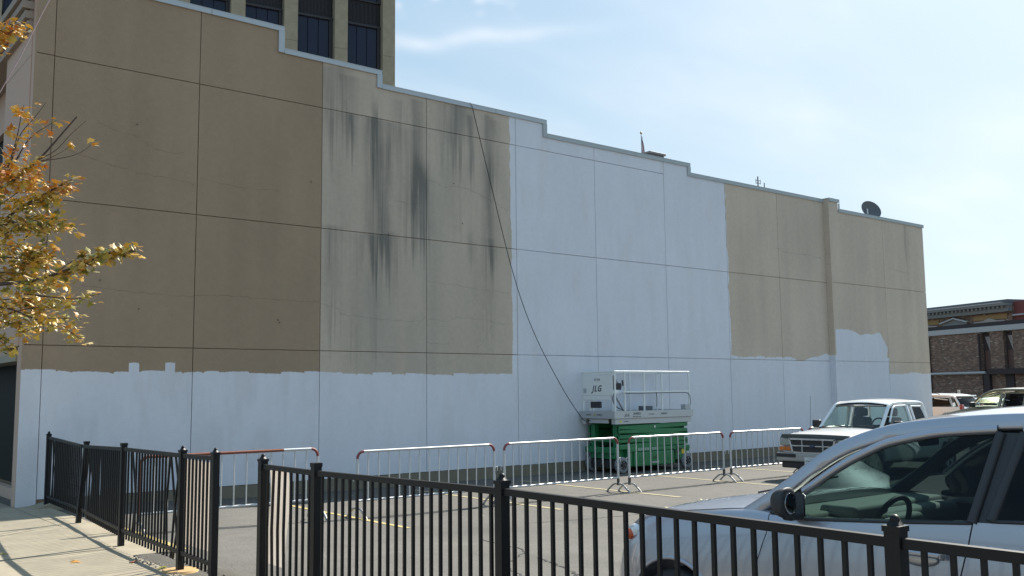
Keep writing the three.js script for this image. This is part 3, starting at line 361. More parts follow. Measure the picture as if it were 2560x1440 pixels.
// ------------------------------------------------------------------ scissor lift
function textTex(lines, w, h, bg, fg) { const c = document.createElement('canvas'); c.width = w; c.height = h; const x = c.getContext('2d'); if (bg) { x.fillStyle = bg; x.fillRect(0, 0, w, h); } x.textAlign = 'center'; x.textBaseline = 'middle'; for (const [s, px_, py, size, style, sk, col] of lines) { x.save(); x.translate(px_, py); if (sk) x.transform(1, 0, -sk, 1, 0, 0); x.fillStyle = col || fg; x.font = `${style || 'bold'} ${size}px sans-serif`; x.fillText(s, 0, 0); x.restore(); } const t = new THREE.CanvasTexture(c); t.colorSpace = THREE.SRGBColorSpace; return t; }
function decal(par, tex, w, h, pos, rotY = 0, rough = .5) { const g = new THREE.PlaneGeometry(w, h).rotateY(rotY).translate(...pos); return obj('decal', g, new THREE.MeshStandardMaterial({ map: tex, roughness: rough, transparent: true }), par); }
{
  const L = thing('scissor_lift', 'green and white scissor lift parked against the painted wall', 'scissor lift', [15.83, 0, -16.03]);
  const D = 1.12; // near side z = 0, far side z = -D
  for (const [x, z, near] of [[.24, -.065, 1], [2.47, -.065, 1], [.24, -D + .065, 0], [2.47, -D + .065, 0]]) {
    const prof = [[.105, -.065], [.165, -.067], [.185, -.05], [.19, -.02], [.19, .02], [.185, .05], [.165, .067], [.105, .065]].map(p => new THREE.Vector2(...p));
    const w = obj('wheel', new THREE.LatheGeometry(prof, 30).rotateX(Math.PI / 2).translate(x, .19, z), M.greyRubber, L);
    obj('rim', [cylZ(.106, .10, x, .19, z), cylZ(.045, .145, x, .19, z, 12)], M.plastic, w);
    for (let i = 0; i < 5; i++) obj('wheel_nut', cylZ(.011, .015, x + .07 * Math.cos(i * 1.257), .19 + .07 * Math.sin(i * 1.257), z + .055, 6), M.galv, w);
  }
  obj('axle', [b6(.14, .34, .12, .30, -D + .14, -.14), b6(2.37, 2.56, .12, .30, -D + .14, -.14)], M.plastic, L);
  obj('chassis', [rb6(.10, 2.6, .32, .56, -D + .16, -.16, .02), rb6(.46, 2.3, .14, .32, -D + .2, -.2, .02)], M.greenDark, L);
  obj('front_plate', rb6(.02, .10, .46, .60, -D + .05, -.05, .015), M.greenDark, L);
  for (const [z0, z1] of [[-.15, -.02], [-D + .02, -D + .15]]) { const t = obj('side_tray', [rb6(.62, 2.02, .13, .47, z0, z1, .03), rb6(.40, 2.58, .475, .57, z0, z1, .015)], M.green, L); if (z1 > -.1) { obj('tray_window', cylZ(.075, .006, .85, .30, z1 + .003, 20), M.greenDark, t); obj('tray_window', cylZ(.055, .006, 1.82, .30, z1 + .003, 20), M.greenDark, t); } }
  obj('front_fender', rb6(.42, .60, .14, .55, -.2, -.05, .02), M.greenDark, L); obj('rear_panel', rb6(2.08, 2.6, .22, .56, -.16, -.05, .02), M.green, L);
  obj('ladder', [tube([[.05, .2, -.5], [.05, .55, -.5]], .014), tube([[.05, .2, -.75], [.05, .55, -.75]], .014)], M.white, L);
  obj('hose_bundle', [tube([[1.95, .5, -.02], [2.12, .36, .01], [2.2, .22, -.02], [2.3, .13, -.03]], .012, 16, 6), tube([[2.05, .55, -.02], [2.2, .48, .01], [2.1, .40, .0], [2.28, .5, -.02]], .01, 16, 6)], M.plastic, L);
  obj('sticker', b6(2.3, 2.42, .36, .48, -.049, -.046), mat(.68, .50, .05, .6), L); obj('sticker', b6(2.48, 2.57, .30, .42, -.049, -.046), mat(.55, .56, .55, .6), L);
  for (const x of [.82, 1.05, 1.3]) decal(L, textTex([['STEP', 32, 12, 13], ['CLEAR', 32, 27, 13]], 64, 40, '#8fa79a', '#20382a'), .15, .06, [x, .53, -.017]);
  // folded scissor stack
  const arm = (y0, y1, z, m, w = .05, h = .115) => { const dx = 2.38, a = Math.atan2(y1 - y0, dx), g = rb(dx, h, w, .018).rotateZ(a).translate(1.34, (y0 + y1) / 2, z); obj('scissor_arm', g, m, L); };
  let y = .625; for (let k = 0; k < 5; k++) { const up = k % 2 ? -.028 : .028; for (const z of [-.055, -D + .055]) arm(y - up, y + up, z, M.green); for (const z of [-.16, -D + .16]) arm(y + up, y - up, z, M.greenDark); y += .108; }
  obj('centre_pin', [cylZ(.03, D - .03, 1.34, .84, -D / 2, 14), cylZ(.03, D - .03, 1.34, 1.05, -D / 2, 14)], M.galv, L);
  obj('cross_tube', [0.2, 2.5].map(x => cylZ(.035, D - .1, x, .73, -D / 2, 12)), M.greenDark, L);
  obj('arm_stop', [rb6(.16, .30, .58, 1.12, -.26, -.12, .01), rb6(.16, .30, .58, 1.12, -D + .12, -D + .26, .01)], M.greenDark, L);
  obj('slide_block', rb6(2.52, 2.64, 1.07, 1.13, -.10, -.02, .01), M.white, L);
  // platform: lower frame and extension deck
  const yA = 1.135, yB = 1.255, yC = 1.435;
  obj('lower_frame', [b6(.0, 2.64, yA, yB, -.035, 0), b6(.0, 2.64, yA, yB, -D, -D + .035), b6(2.6, 2.63, yA, yB, -D + .036, -.036), b6(.0, .03, yA + .02, yB - .01, -D + .24, -.24), b6(0, .03, yA, yB, -D + .036, -D + .12), b6(0, .03, yA, yB, -.12, -.036)], M.deck, L);
  obj('deck', b6(.0, 2.64, yB + .002, yB + .03, -D + .01, -.01), M.liftGrey, L);
  obj('toe_board', [b6(-.03, 2.66, yB + .012, yC, .004, .026)], M.deck, L); obj('toe_board', b6(-.03, 2.66, yB + .012, yC, -D - .026, -D - .004), M.deck, L); obj('toe_board', b6(-.055, -.032, yB + .012, yC, -D - .026, .026), M.liftGrey, L); obj('toe_board', b6(2.662, 2.684, yB + .012, yC, -D - .026, .026), M.deck, L);
  const T = 2.335, Md = 1.88;
  for (const z of [-.02, -D + .02]) for (const x of [.03, .35, 1.0, 1.62, 2.6]) obj('rail_post', rb6(x - .019, x + .019, yC - .1, T, z - .019, z + .019, .008), M.white, L);
  for (const z of [-.02, -D + .02]) { obj('top_rail', rb6(.0, 2.63, T, T + .042, z - .021, z + .021, .012), M.white, L); obj('mid_rail', rb6(.3, 2.6, Md - .018, Md + .018, z - .016, z + .016, .008), M.white, L); }
  for (const x of [.02, 2.61]) { obj('top_rail', rb6(x - .021, x + .021, T, T + .042, -D + .042, -.042, .012), M.white, L); obj('mid_rail', rb6(x - .017, x + .017, Md - .018, Md + .018, -D + .04, -.04, .008), M.white, L); }
  // end panel with the lettering
  obj('end_panel', rb6(-.022, .0, 1.80, 2.27, -D + .06, -.05, .008), M.white, L); obj('end_panel_skirt', rb6(-.02, .0, 1.70, 1.79, -D + .09, -.12, .006), M.white, L);
  obj('brace', [rb6(.0, .03, 2.28, 2.33, -D + .05, -.06, .006)], M.white, L);
  const wb = '#c9c9c6';
  decal(L, textTex([['PC329', 128, 34, 32, 'bold'], ['JLG', 128, 130, 92, 'bold', .28]], 256, 192, null, '#14161c'), 0.56, .42, [-.0235, 2.04, -D / 2 + .0], -Math.PI / 2);
  obj('sticker', b6(-.024, -.021, 1.86, 1.97, -D + .08, -D + .19), mat(.42, .43, .44, .6), L);
  obj('manual_box', rb6(-.03, .04, 1.51, 1.66, -.80, -.47, .015), M.plastic, L);
  obj('end_post', [rb6(.0, .04, yC, 1.8, -.86, -.82, .008)], M.white, L);
  // controller
  obj('control_box', prismZ([[.06, 2.27], [.06, 1.93], [.33, 1.93], [.36, 2.05], [.33, 2.09], [.24, 2.09], [.10, 2.27]], -.40, -.12), mat(.02, .022, .026, .45), L); obj('control_face', b6(.11, .20, 2.085, 2.17, -.119, -.116), mat(.35, .36, .38, .5), L);
  obj('gate_latch', rb6(.0, .13, 1.84, 1.93, -.06, .0, .01), M.white, L);
  const coil = (pts, n, r) => { const c = new THREE.CatmullRomCurve3(pts.map(p => V(...p))), q = []; for (let i = 0; i <= n * 8; i++) { const p = c.getPoint(i / (n * 8)), a = i / 8 * 2 * Math.PI; q.push([p.x + r * Math.cos(a), p.y, p.z + r * Math.sin(a)]); } return tube(q, .006, n * 12, 5); };
  obj('coiled_cable', coil([[.17, 1.93, -.2], [.22, 1.75, -.18], [.30, 1.6, -.15], [.38, 1.45, -.12]], 16, .02), M.plastic, L); obj('coiled_cable', coil([[.34, 1.85, -.4], [.36, 1.68, -.42], [.46, 1.52, -.4], [.62, 1.44, -.3]], 16, .022), M.plastic, L);
  obj('rail_cable', tube([[.33, 1.85, .0], [.6, 1.845, .0], [1.0, 1.845, .0], [1.6, 1.85, .0], [2.35, 1.85, .0], [2.56, 1.82, .0], [2.62, 1.7, .0], [2.62, 1.52, .0]], .009, 60, 6), M.plastic, L);
  for (const [x, z] of [[.62, -D + .06], [1.32, -D + .06]]) obj('hand_strap', [bar([x, 2.17, z], [x + .03, 2.03, z], .03, .03)], M.plastic, L);
  obj('outlet_box', rb6(2.42, 2.62, yC, 1.56, -.14, .015, .01), M.liftGrey, L); obj('tool_box', rb6(1.55, 1.8, yB + .03, 1.53, -.75, -.5, .01), mat(.12, .13, .14, .6), L); obj('chain', tube([[2.5, 1.86, -D + .1], [2.52, 1.7, -D + .1], [2.51, 1.5, -D + .1]], .008, 12, 5), M.plastic, L);
  decal(L, textTex([['JLG', 80, 64, 66, 'bold', .28], ['2646ES', 300, 42, 54], ['www.jlg.com', 300, 92, 30], ['PC329', 640, 60, 40, '', 0, '#777777'], ['640920', 940, 54, 44]], 1100, 120, null, '#17181c'), 1.62, .165, [1.06, 1.347, .0275]);
  decal(L, textTex([['SUNBELT', 96, 30, 28]], 192, 60, null, '#3a3a30'), .26, .07, [.36, 1.195, .002]); obj('sticker', cylZ(.035, .003, .17, 1.195, .0025, 16), mat(.62, .56, .16, .6), L);
  decal(L, textTex([['640920', 90, 32, 34], ['SUNBELT', 330, 32, 30]], 460, 64, null, '#2c2c2e'), .72, .10, [-.0565, 1.35, -.62], -Math.PI / 2); obj('sticker', new THREE.CylinderGeometry(.032, .032, .003, 16).rotateZ(Math.PI / 2).translate(-.058, 1.35, -.63), mat(.42, .38, .12, .6), L);
  decal(L, textTex([['JLG', 96, 40, 60, 'bold', .28]], 192, 80, null, '#14161c'), .29, .12, [1.32, .33, -.0185]); obj('sticker', b6(1.22, 1.46, .19, .23, -.0195, -.0185), mat(.35, .40, .38, .6), L);
}
// ------------------------------------------------------------------ vehicles
function ring(x, s) { // cross-section: s = {w, wt, yb, ys, yt, k}
  const { w, wt, yb, ys, yt } = s, h = ys - yb, half = [[.80 * w, yb], [.93 * w, yb + .03], [.972 * w, yb + .12 * h], [.992 * w, yb + .28 * h], [w, yb + .46 * h], [lerp(w, wt, .10) , yb + .66 * h], [lerp(w, wt, .38), yb + .82 * h], [lerp(w, wt, .75), yb + .94 * h]];
  for (const t of [0, .12, .25, .42, .62, .82]) { const a = t * Math.PI / 2; half.push([wt * Math.cos(a), lerp(ys, yt, Math.pow(Math.sin(a), .9))]); }
  const pts = []; for (const [z, y] of half) pts.push([x, y, -z]); pts.push([x, yt, 0]); for (const [z, y] of half.slice().reverse()) pts.push([x, y, z]); pts.push([x, yb, 0]); return pts;
}
function wheel(par, x, z, r, w, side) {
  const P = [[r * .62, -w / 2], [r * .93, -w / 2], [r, -w * .36], [r, w * .36], [r * .93, w / 2], [r * .62, w / 2]].map(p => new THREE.Vector2(...p));
  const g = obj('wheel', new THREE.LatheGeometry(P, 36).rotateX(Math.PI / 2).translate(x, r, z), M.rubber, par);
  const rim = [new THREE.TorusGeometry(r * .60, r * .04, 8, 32).translate(x, r, z + side * w * .42), cylZ(r * .6, w * .5, x, r, z, 28), cylZ(r * .16, w * .85, x, r, z, 16)]; for (let i = 0; i < 5; i++) rim.push(box(r * .52, r * .15, w * .12).translate(r * .32, 0, 0).rotateZ(i * 1.2566).translate(x, r, z + side * w * .4)); obj('rim', rim, M.galv, g);
}
// patch between two side curves mirrored across the car; bulge pushes the middle forward/up
function span(curve, n, m, bx, by) { const rows = []; for (let i = 0; i <= n; i++) { const p = curve(i / n), r = []; for (let k = 0; k <= m; k++) { const s = -1 + 2 * k / m, q = 1 - s * s; r.push([p[0] + bx * q, p[1] + by * q, p[2] * s]); } rows.push(r); } return rows; }
const poly = pts => { const c = new THREE.CatmullRomCurve3(pts.map(p => V(...p)), false, 'catmullrom', .35); return t => c.getPoint(clamp(t)).toArray(); };
function band(pts, w, t, sd) { // rounded-rectangle sweep, flat face outwards
  const c = new THREE.CatmullRomCurve3(pts.map(p => V(...p))), rings = [], N = 48; for (let i = 0; i <= N; i++) { const o = c.getPoint(i / N), T = c.getTangent(i / N), n = V(0, .25, sd).addScaledVector(T, -V(0, .25, sd).dot(T)).normalize(), b = T.clone().cross(n), r = []; for (let k = 0; k < 16; k++) { const a = k / 16 * 2 * Math.PI, ca = Math.cos(a), sa = Math.sin(a), e = v => Math.sign(v) * Math.pow(Math.abs(v), .45); r.push(o.clone().addScaledVector(b, w * e(ca)).addScaledVector(n, t * e(sa)).toArray()); } rings.push(r); } return loft(rings, .9); }
function vehicle(S) {
  const v = thing(S.name, S.label, S.category, S.pos, S.turn), P = S.paint;
  const rings = S.st.map(s => ring(s[0], { w: s[1], wt: s[2], yb: s[3], ys: s[4], yt: s[5] }));
  const cutters = []; for (const x of S.axles) for (const sd of [-1, 1]) cutters.push(new THREE.CylinderGeometry(S.arch, S.arch, .5, 40).rotateX(Math.PI / 2).translate(x, S.wr + .02, sd * (S.hw - .02)));
  if (S.cavity) cutters.push(b6(...S.cavity)); if (S.cuts) cutters.push(...S.cuts);
  obj('body', cut(loft(rings), cutters), P, v);
  obj('wheel_housing', S.axles.map(x => b6(x - S.arch * .9, x + S.arch * .9, .22, S.wr + S.arch * .8, -S.hw + .28, S.hw - .28)), M.plastic, v);
  for (const x of S.axles) for (const sd of [-1, 1]) wheel(v, x, sd * (S.hw - .13), S.wr, .21, sd);
  // greenhouse
  const rail = poly(S.rail), [tA, tC] = S.tops; // parameters where windscreen and rear glass end
  for (const sd of [-1, 1]) { const pts = []; for (let i = 0; i <= 40; i++) { const q = rail(i / 40); pts.push([q[0], q[1], q[2] * sd]); } obj('roof_rail', S.flat ? band(pts, ...S.flat, sd) : tube(pts, S.railR, 60, 8), P, v); }
  const up = S.railR * .75; obj('roof', grid(span(t => { const q = rail(lerp(tA, tC, t)); return [q[0], q[1] + up, q[2] + .01]; }, 20, 16, 0, S.crown)), S.roofPaint || P, v).material.side = THREE.DoubleSide;
  obj('headliner', grid(span(t => { const q = rail(lerp(tA, tC, t)); return [q[0], q[1] - .02, q[2]]; }, 10, 8, 0, S.crown)), S.liner || M.dash, v).material.side = THREE.DoubleSide;
  obj('windscreen', grid(span(t => rail(t * tA), 12, 16, S.bulge, .0)), S.glassF || M.glass, v);
  obj('rear_window', grid(span(t => { const q = rail(lerp(tC, 1, t)); return q; }, 10, 12, -(S.rbulge || .08), 0)), S.glassR || M.tintGlass, v);
  const trim = S.trim || M.plastic;
  obj('windscreen_trim', tube(span(t => rail(tA), 1, 16, S.bulge, .01)[0], .014, 24, 5), trim, v); obj('cowl', tube(span(t => rail(0), 1, 16, S.bulge, .0)[0], .03, 24, 6), trim, v);
  for (const W of S.windows) for (const sd of [-1, 1]) { // W: {bot:[[x,y,z]..], top:[..], glass, frame}
    const bt = poly(W.bot), tp = poly(W.top), rows = []; for (let j = 0; j <= 4; j++) { const r = []; for (let i = 0; i <= 16; i++) { const a = bt(i / 16), b = tp(i / 16), s = j / 4; r.push([lerp(a[0], b[0], s), lerp(a[1], b[1], s), sd * (lerp(a[2], b[2], s) + .012 * 4 * s * (1 - s))]); } rows.push(r); }
    const w = obj('window', grid(rows), (sd > 0 && W.far) || W.glass || M.glass, v);
    const fr = []; for (let i = 0; i <= 16; i++) { const b = tp(i / 16); fr.push([b[0] + (W.fo ? W.fo[0] : 0), b[1] + (W.fo ? W.fo[1] : 0), sd * (b[2] - (W.fo ? .004 : 0))]); } obj('frame', tube(fr, W.fr || .016, 24, 8), W.frame || P, w);
    const e0 = [bt(0), tp(0)], e1 = [bt(1), tp(1)]; for (const [e, r] of [[e0, W.r0], [e1, W.r1]]) if (r) obj('pillar', tube(e.map(q => [q[0], q[1], sd * q[2]]), r, 1, 6), W.pillar || trim, w);
    const sl = []; for (let i = 0; i <= 8; i++) { const b = bt(i / 8); sl.push([b[0], b[1], sd * (b[2] + .004)]); } obj('sill', tube(sl, .011, 12, 5), trim, w);
  }
  return v;
}
function seats(v, list, m = M.seat) { for (const [x, z, y] of list) { obj('seat', [rb(.14, .62, .46, .06, x, y, z), rb(.45, .16, .48, .06, x + .22, y - .30, z)], m, v); obj('headrest', rb(.09, .18, .26, .04, x - .03, y + .42, z), m, v); } }
function steering(v, x, y, z, tilt = .45, r = .185) { const g = obj('steering_wheel', [new THREE.TorusGeometry(r, .017, 10, 40), box(r * 1.9, .035, .02), box(.1, .1, .04)].map(q => q.rotateY(Math.PI / 2).rotateZ(tilt).translate(x, y, z)), M.plastic, v); obj('column', bar([x, y, z], [x + .3, y - .12, z], .06), M.plastic, v); return g; }
// groove cutter on the left side: thin wall following x(y)
const groove = (pts, w, z0, z1) => { const L = pts.map(([x, y]) => [x - w / 2, y]), Q = pts.map(([x, y]) => [x + w / 2, y]).reverse(); return prismZ([...L, ...Q], z0, z1); };
// silver van, nose along -z
{
  const silver = paint(.40, .40, .445, .66, .30), g = .05;
  const st = [[2.44, .30, .26, .30, .55, .58], [2.38, .60, .52, .22, .66, .71], [2.28, .76, .68, .18, .77, .85], [2.16, .855, .775, .17, .86, .95], [2.02, .905, .82, .17, .935, 1.02], [1.88, .925, .84, .18, .975, 1.055], [1.7, .93, .85, .18, 1.00, 1.085], [1.45, .93, .855, .18, 1.035, 1.12], [1.2, .93, .86, .18, 1.065, 1.15], [1.0, .93, .865, .18, 1.085, 1.165], [.8, .93, .875, .18, 1.085, 1.15], [.55, .93, .885, .18, 1.09, 1.10], [.0, .93, .885, .18, 1.13, 1.14], [-.42, .93, .885, .18, 1.165, 1.17], [-1.1, .93, .885, .18, 1.20, 1.21], [-1.9, .92, .87, .2, 1.23, 1.24], [-2.2, .88, .82, .24, 1.24, 1.25], [-2.36, .76, .70, .3, 1.2, 1.21]];
  const cuts = [groove([[1.05, .3], [.99, .55], [.935, .78], [.865, .98], [.85, 1.2]], .007, -1.0, -.86), groove([[-.30, .3], [-.32, .8], [-.385, 1.05], [-.43, 1.3]], .008, -1.0, -.86), groove([[-1.25, .3], [-1.3, .8], [-1.34, 1.3]], .008, -1.0, -.86), b6(-2.3, .8, 1.046, 1.051, -1.0, -.93 + .026)];
  // hood shut line
  cuts.push(prismZ([[2.04, .965], [1.7, 1.028], [1.2, 1.09], [1.0, 1.11], [1.0, 1.115], [1.2, 1.096], [1.7, 1.034], [2.04, .971]], -.84, -.77));
  const v = vehicle({ name: 'silver_van', label: 'silver van with black door mirror parked along inside the near fence', category: 'van', pos: [5.83, g, -2.85], turn: Math.PI / 2, paint: silver, st, hw: .93, axles: [1.61, -1.28], wr: .335, arch: .385, liner: mat(.10, .10, .105, .95), cavity: [-2.1, .93, .40, 1.5, -.80, .80], cuts,
    rail: [[1.2, 1.0, .81], [.99, 1.11, .812], [.86, 1.19, .81], [.73, 1.275, .80], [.62, 1.36, .782], [.51, 1.437, .765], [.41, 1.495, .75], [.30, 1.542, .735], [.085, 1.606, .71], [-.25, 1.65, .695], [-.6, 1.672, .688], [-1.1, 1.675, .685], [-1.8, 1.62, .69], [-2.12, 1.45, .72], [-2.28, 1.2, .76]], tops: [.565, .857], railR: .042, flat: [.043, .028], crown: .055, bulge: .30, rbulge: .1,
    windows: [{ bot: [[.60, 1.085, .875], [.04, 1.125, .882], [-.40, 1.16, .882]], top: [[.61, 1.222, .843], [.44, 1.344, .815], [.326, 1.417, .79], [.208, 1.478, .77], [.094, 1.527, .75], [-.175, 1.585, .727], [-.50, 1.612, .715]], glass: phys({ color: C(.06, .09, .088), roughness: .01, specularIntensity: .35, transmission: 1, thickness: 0, ior: 1.52 }), far: phys({ color: C(.012, .016, .02), roughness: .02, transmission: 1, thickness: 0 }), fr: .027, fo: [.012, .02], r1: .03 },
      { bot: [[-.50, 1.178, .882], [-.9, 1.2, .882], [-1.3, 1.215, .88]], top: [[-.62, 1.612, .715], [-1.0, 1.62, .712], [-1.4, 1.61, .712]], glass: M.tintGlass, fr: .027, fo: [0, .018], r0: .03, r1: .03 }, { bot: [[-1.38, 1.22, .88], [-2.1, 1.24, .84]], top: [[-1.48, 1.61, .712], [-1.95, 1.52, .72]], glass: M.tintGlass, fr: .02, r0: .02 }] });
  // mirror and its black sail
  obj('sail_panel', [loft([[[.86, 1.10, -.858], [.60, 1.10, -.868], [.62, 1.22, -.838], [.66, 1.24, -.83]].map(p => p), [[.86, 1.10, -.872], [.60, 1.10, -.884], [.62, 1.22, -.852], [.66, 1.24, -.845]]], .3)], M.plastic, v);
  const shell = z => { const g = new THREE.SphereGeometry(1, 28, 18), p = g.attributes.position; for (let i = 0; i < p.count; i++) { const e = (q, k) => Math.sign(q) * Math.pow(Math.abs(q), k); let X = e(p.getX(i), .85), Y = e(p.getY(i), .75), Z = e(p.getZ(i), .8); X = X < 0 ? X * .18 : X; p.setXYZ(i, .105 * X, .09 * Y * (1 - .15 * Math.max(X, 0)), .08 * Z * (1 - .2 * Math.max(X, 0))); } g.computeVertexNormals(); return g.translate(.61, 1.19, z); };
  const mr = obj('door_mirror', [shell(-1.025), rb(.08, .045, .14, .02, .64, 1.105, -.93)], M.plastic, v); obj('mirror_glass', new THREE.SphereGeometry(1, 20, 12).scale(.005, .062, .054).translate(.589, 1.19, -1.025), phys({ color: C(.5, .52, .55), roughness: .03, metalness: 1 }), mr);
  const mr2 = obj('door_mirror', [shell(1.025), rb(.08, .045, .14, .02, .64, 1.105, .93)], M.plastic, v);
  for (const s of [-1, 1]) obj('b_pillar', loft([[[-.385, 1.15, s * .87], [-.515, 1.16, s * .87], [-.635, 1.615, s * .70], [-.49, 1.615, s * .70]], [[-.385, 1.15, s * .886], [-.515, 1.16, s * .886], [-.635, 1.615, s * .716], [-.49, 1.615, s * .716]]], .3), M.plastic, v);
  obj('door_handle', [rb(.21, .032, .03, .012, -.15, .985, -.945), rb(.05, .045, .03, .012, -.255, .985, -.938)], silver, v); obj('handle_recess', new THREE.SphereGeometry(1, 20, 10).scale(.10, .04, .012).translate(-.13, .955, -.926), paint(.42, .43, .46, .7, .3), v); obj('key_lock', cylZ(.012, .012, -.272, .985, -.952, 12), M.greyPlastic, v);
  // lamps
  for (const s of [-1, 1]) { obj('headlight', [new THREE.SphereGeometry(1, 24, 16).scale(.19, .075, .055).rotateZ(-.42).rotateY(s * .52).translate(2.13, .815, s * .765)], M.lamp, v); obj('side_marker', new THREE.SphereGeometry(1, 14, 10).scale(.045, .038, .03).rotateY(s * .4).translate(2.07, .845, s * .845), mat(.6, .10, .04, .25), v); }
  for (const s of [-1, 1]) for (const x of [1.61, -1.28]) obj('arch_lip', new THREE.TorusGeometry(.388, .014, 8, 40, Math.PI * 1.12).rotateZ(-.06 * Math.PI).scale(1, 1, .8).translate(x, .355, s * .925), silver, v);
  obj('grille', rb(.03, .14, .7, .02, 2.42, .50, 0), M.plastic, v); for (const s of [-1, 1]) obj('tail_lamp', rb(.08, .5, .12, .03, -2.24, 1.1, s * .79), M.redLamp, v);
  obj('wiper', [tube([[1.25, 1.165, -.45], [1.0, 1.25, .1]], .008)], M.plastic, v);
  // cabin
  const trimM = mat(.66, .66, .59, .75), dk = mat(.02, .02, .022, .8);
  obj('dashboard', [rb6(.62, 1.08, 1.0, 1.105, -.80, .80, .03), rb6(.50, .66, .96, 1.075, -.78, .78, .04)], trimM, v); obj('dashboard_lower', rb6(.52, .9, .55, .97, -.78, .78, .04), dk, v); obj('instrument_hood', rb6(.46, .72, 1.07, 1.14, -.56, -.18, .03), trimM, v); obj('centre_stack', rb6(.42, .56, .6, 1.06, -.16, .16, .03), trimM, v);
  steering(v, .36, 1.02, -.37, .42, .195); seats(v, [[-.38, -.4, .86], [-.38, .4, .86], [-1.3, -.4, .86], [-1.3, .4, .86]], dk);
  for (const s of [-1, 1]) obj('pillar_trim', tube([[1.0, 1.07, .76], [.71, 1.27, .735], [.50, 1.425, .70], [.29, 1.53, .67], [.07, 1.59, .645], [-.3, 1.63, .63], [-1.8, 1.6, .63]].map(([x, y, z]) => [x, y, s * z]), .045, 40, 8), dk, v);
  obj('floor_mat', b6(-2.05, .9, .41, .43, -.79, .79), dk, v); obj('door_card', b6(-1.2, .8, .5, 1.06, .795, .80), dk, v); obj('rear_view_mirror', rb(.03, .06, .22, .015, .28, 1.52, 0), M.plastic, v);
}
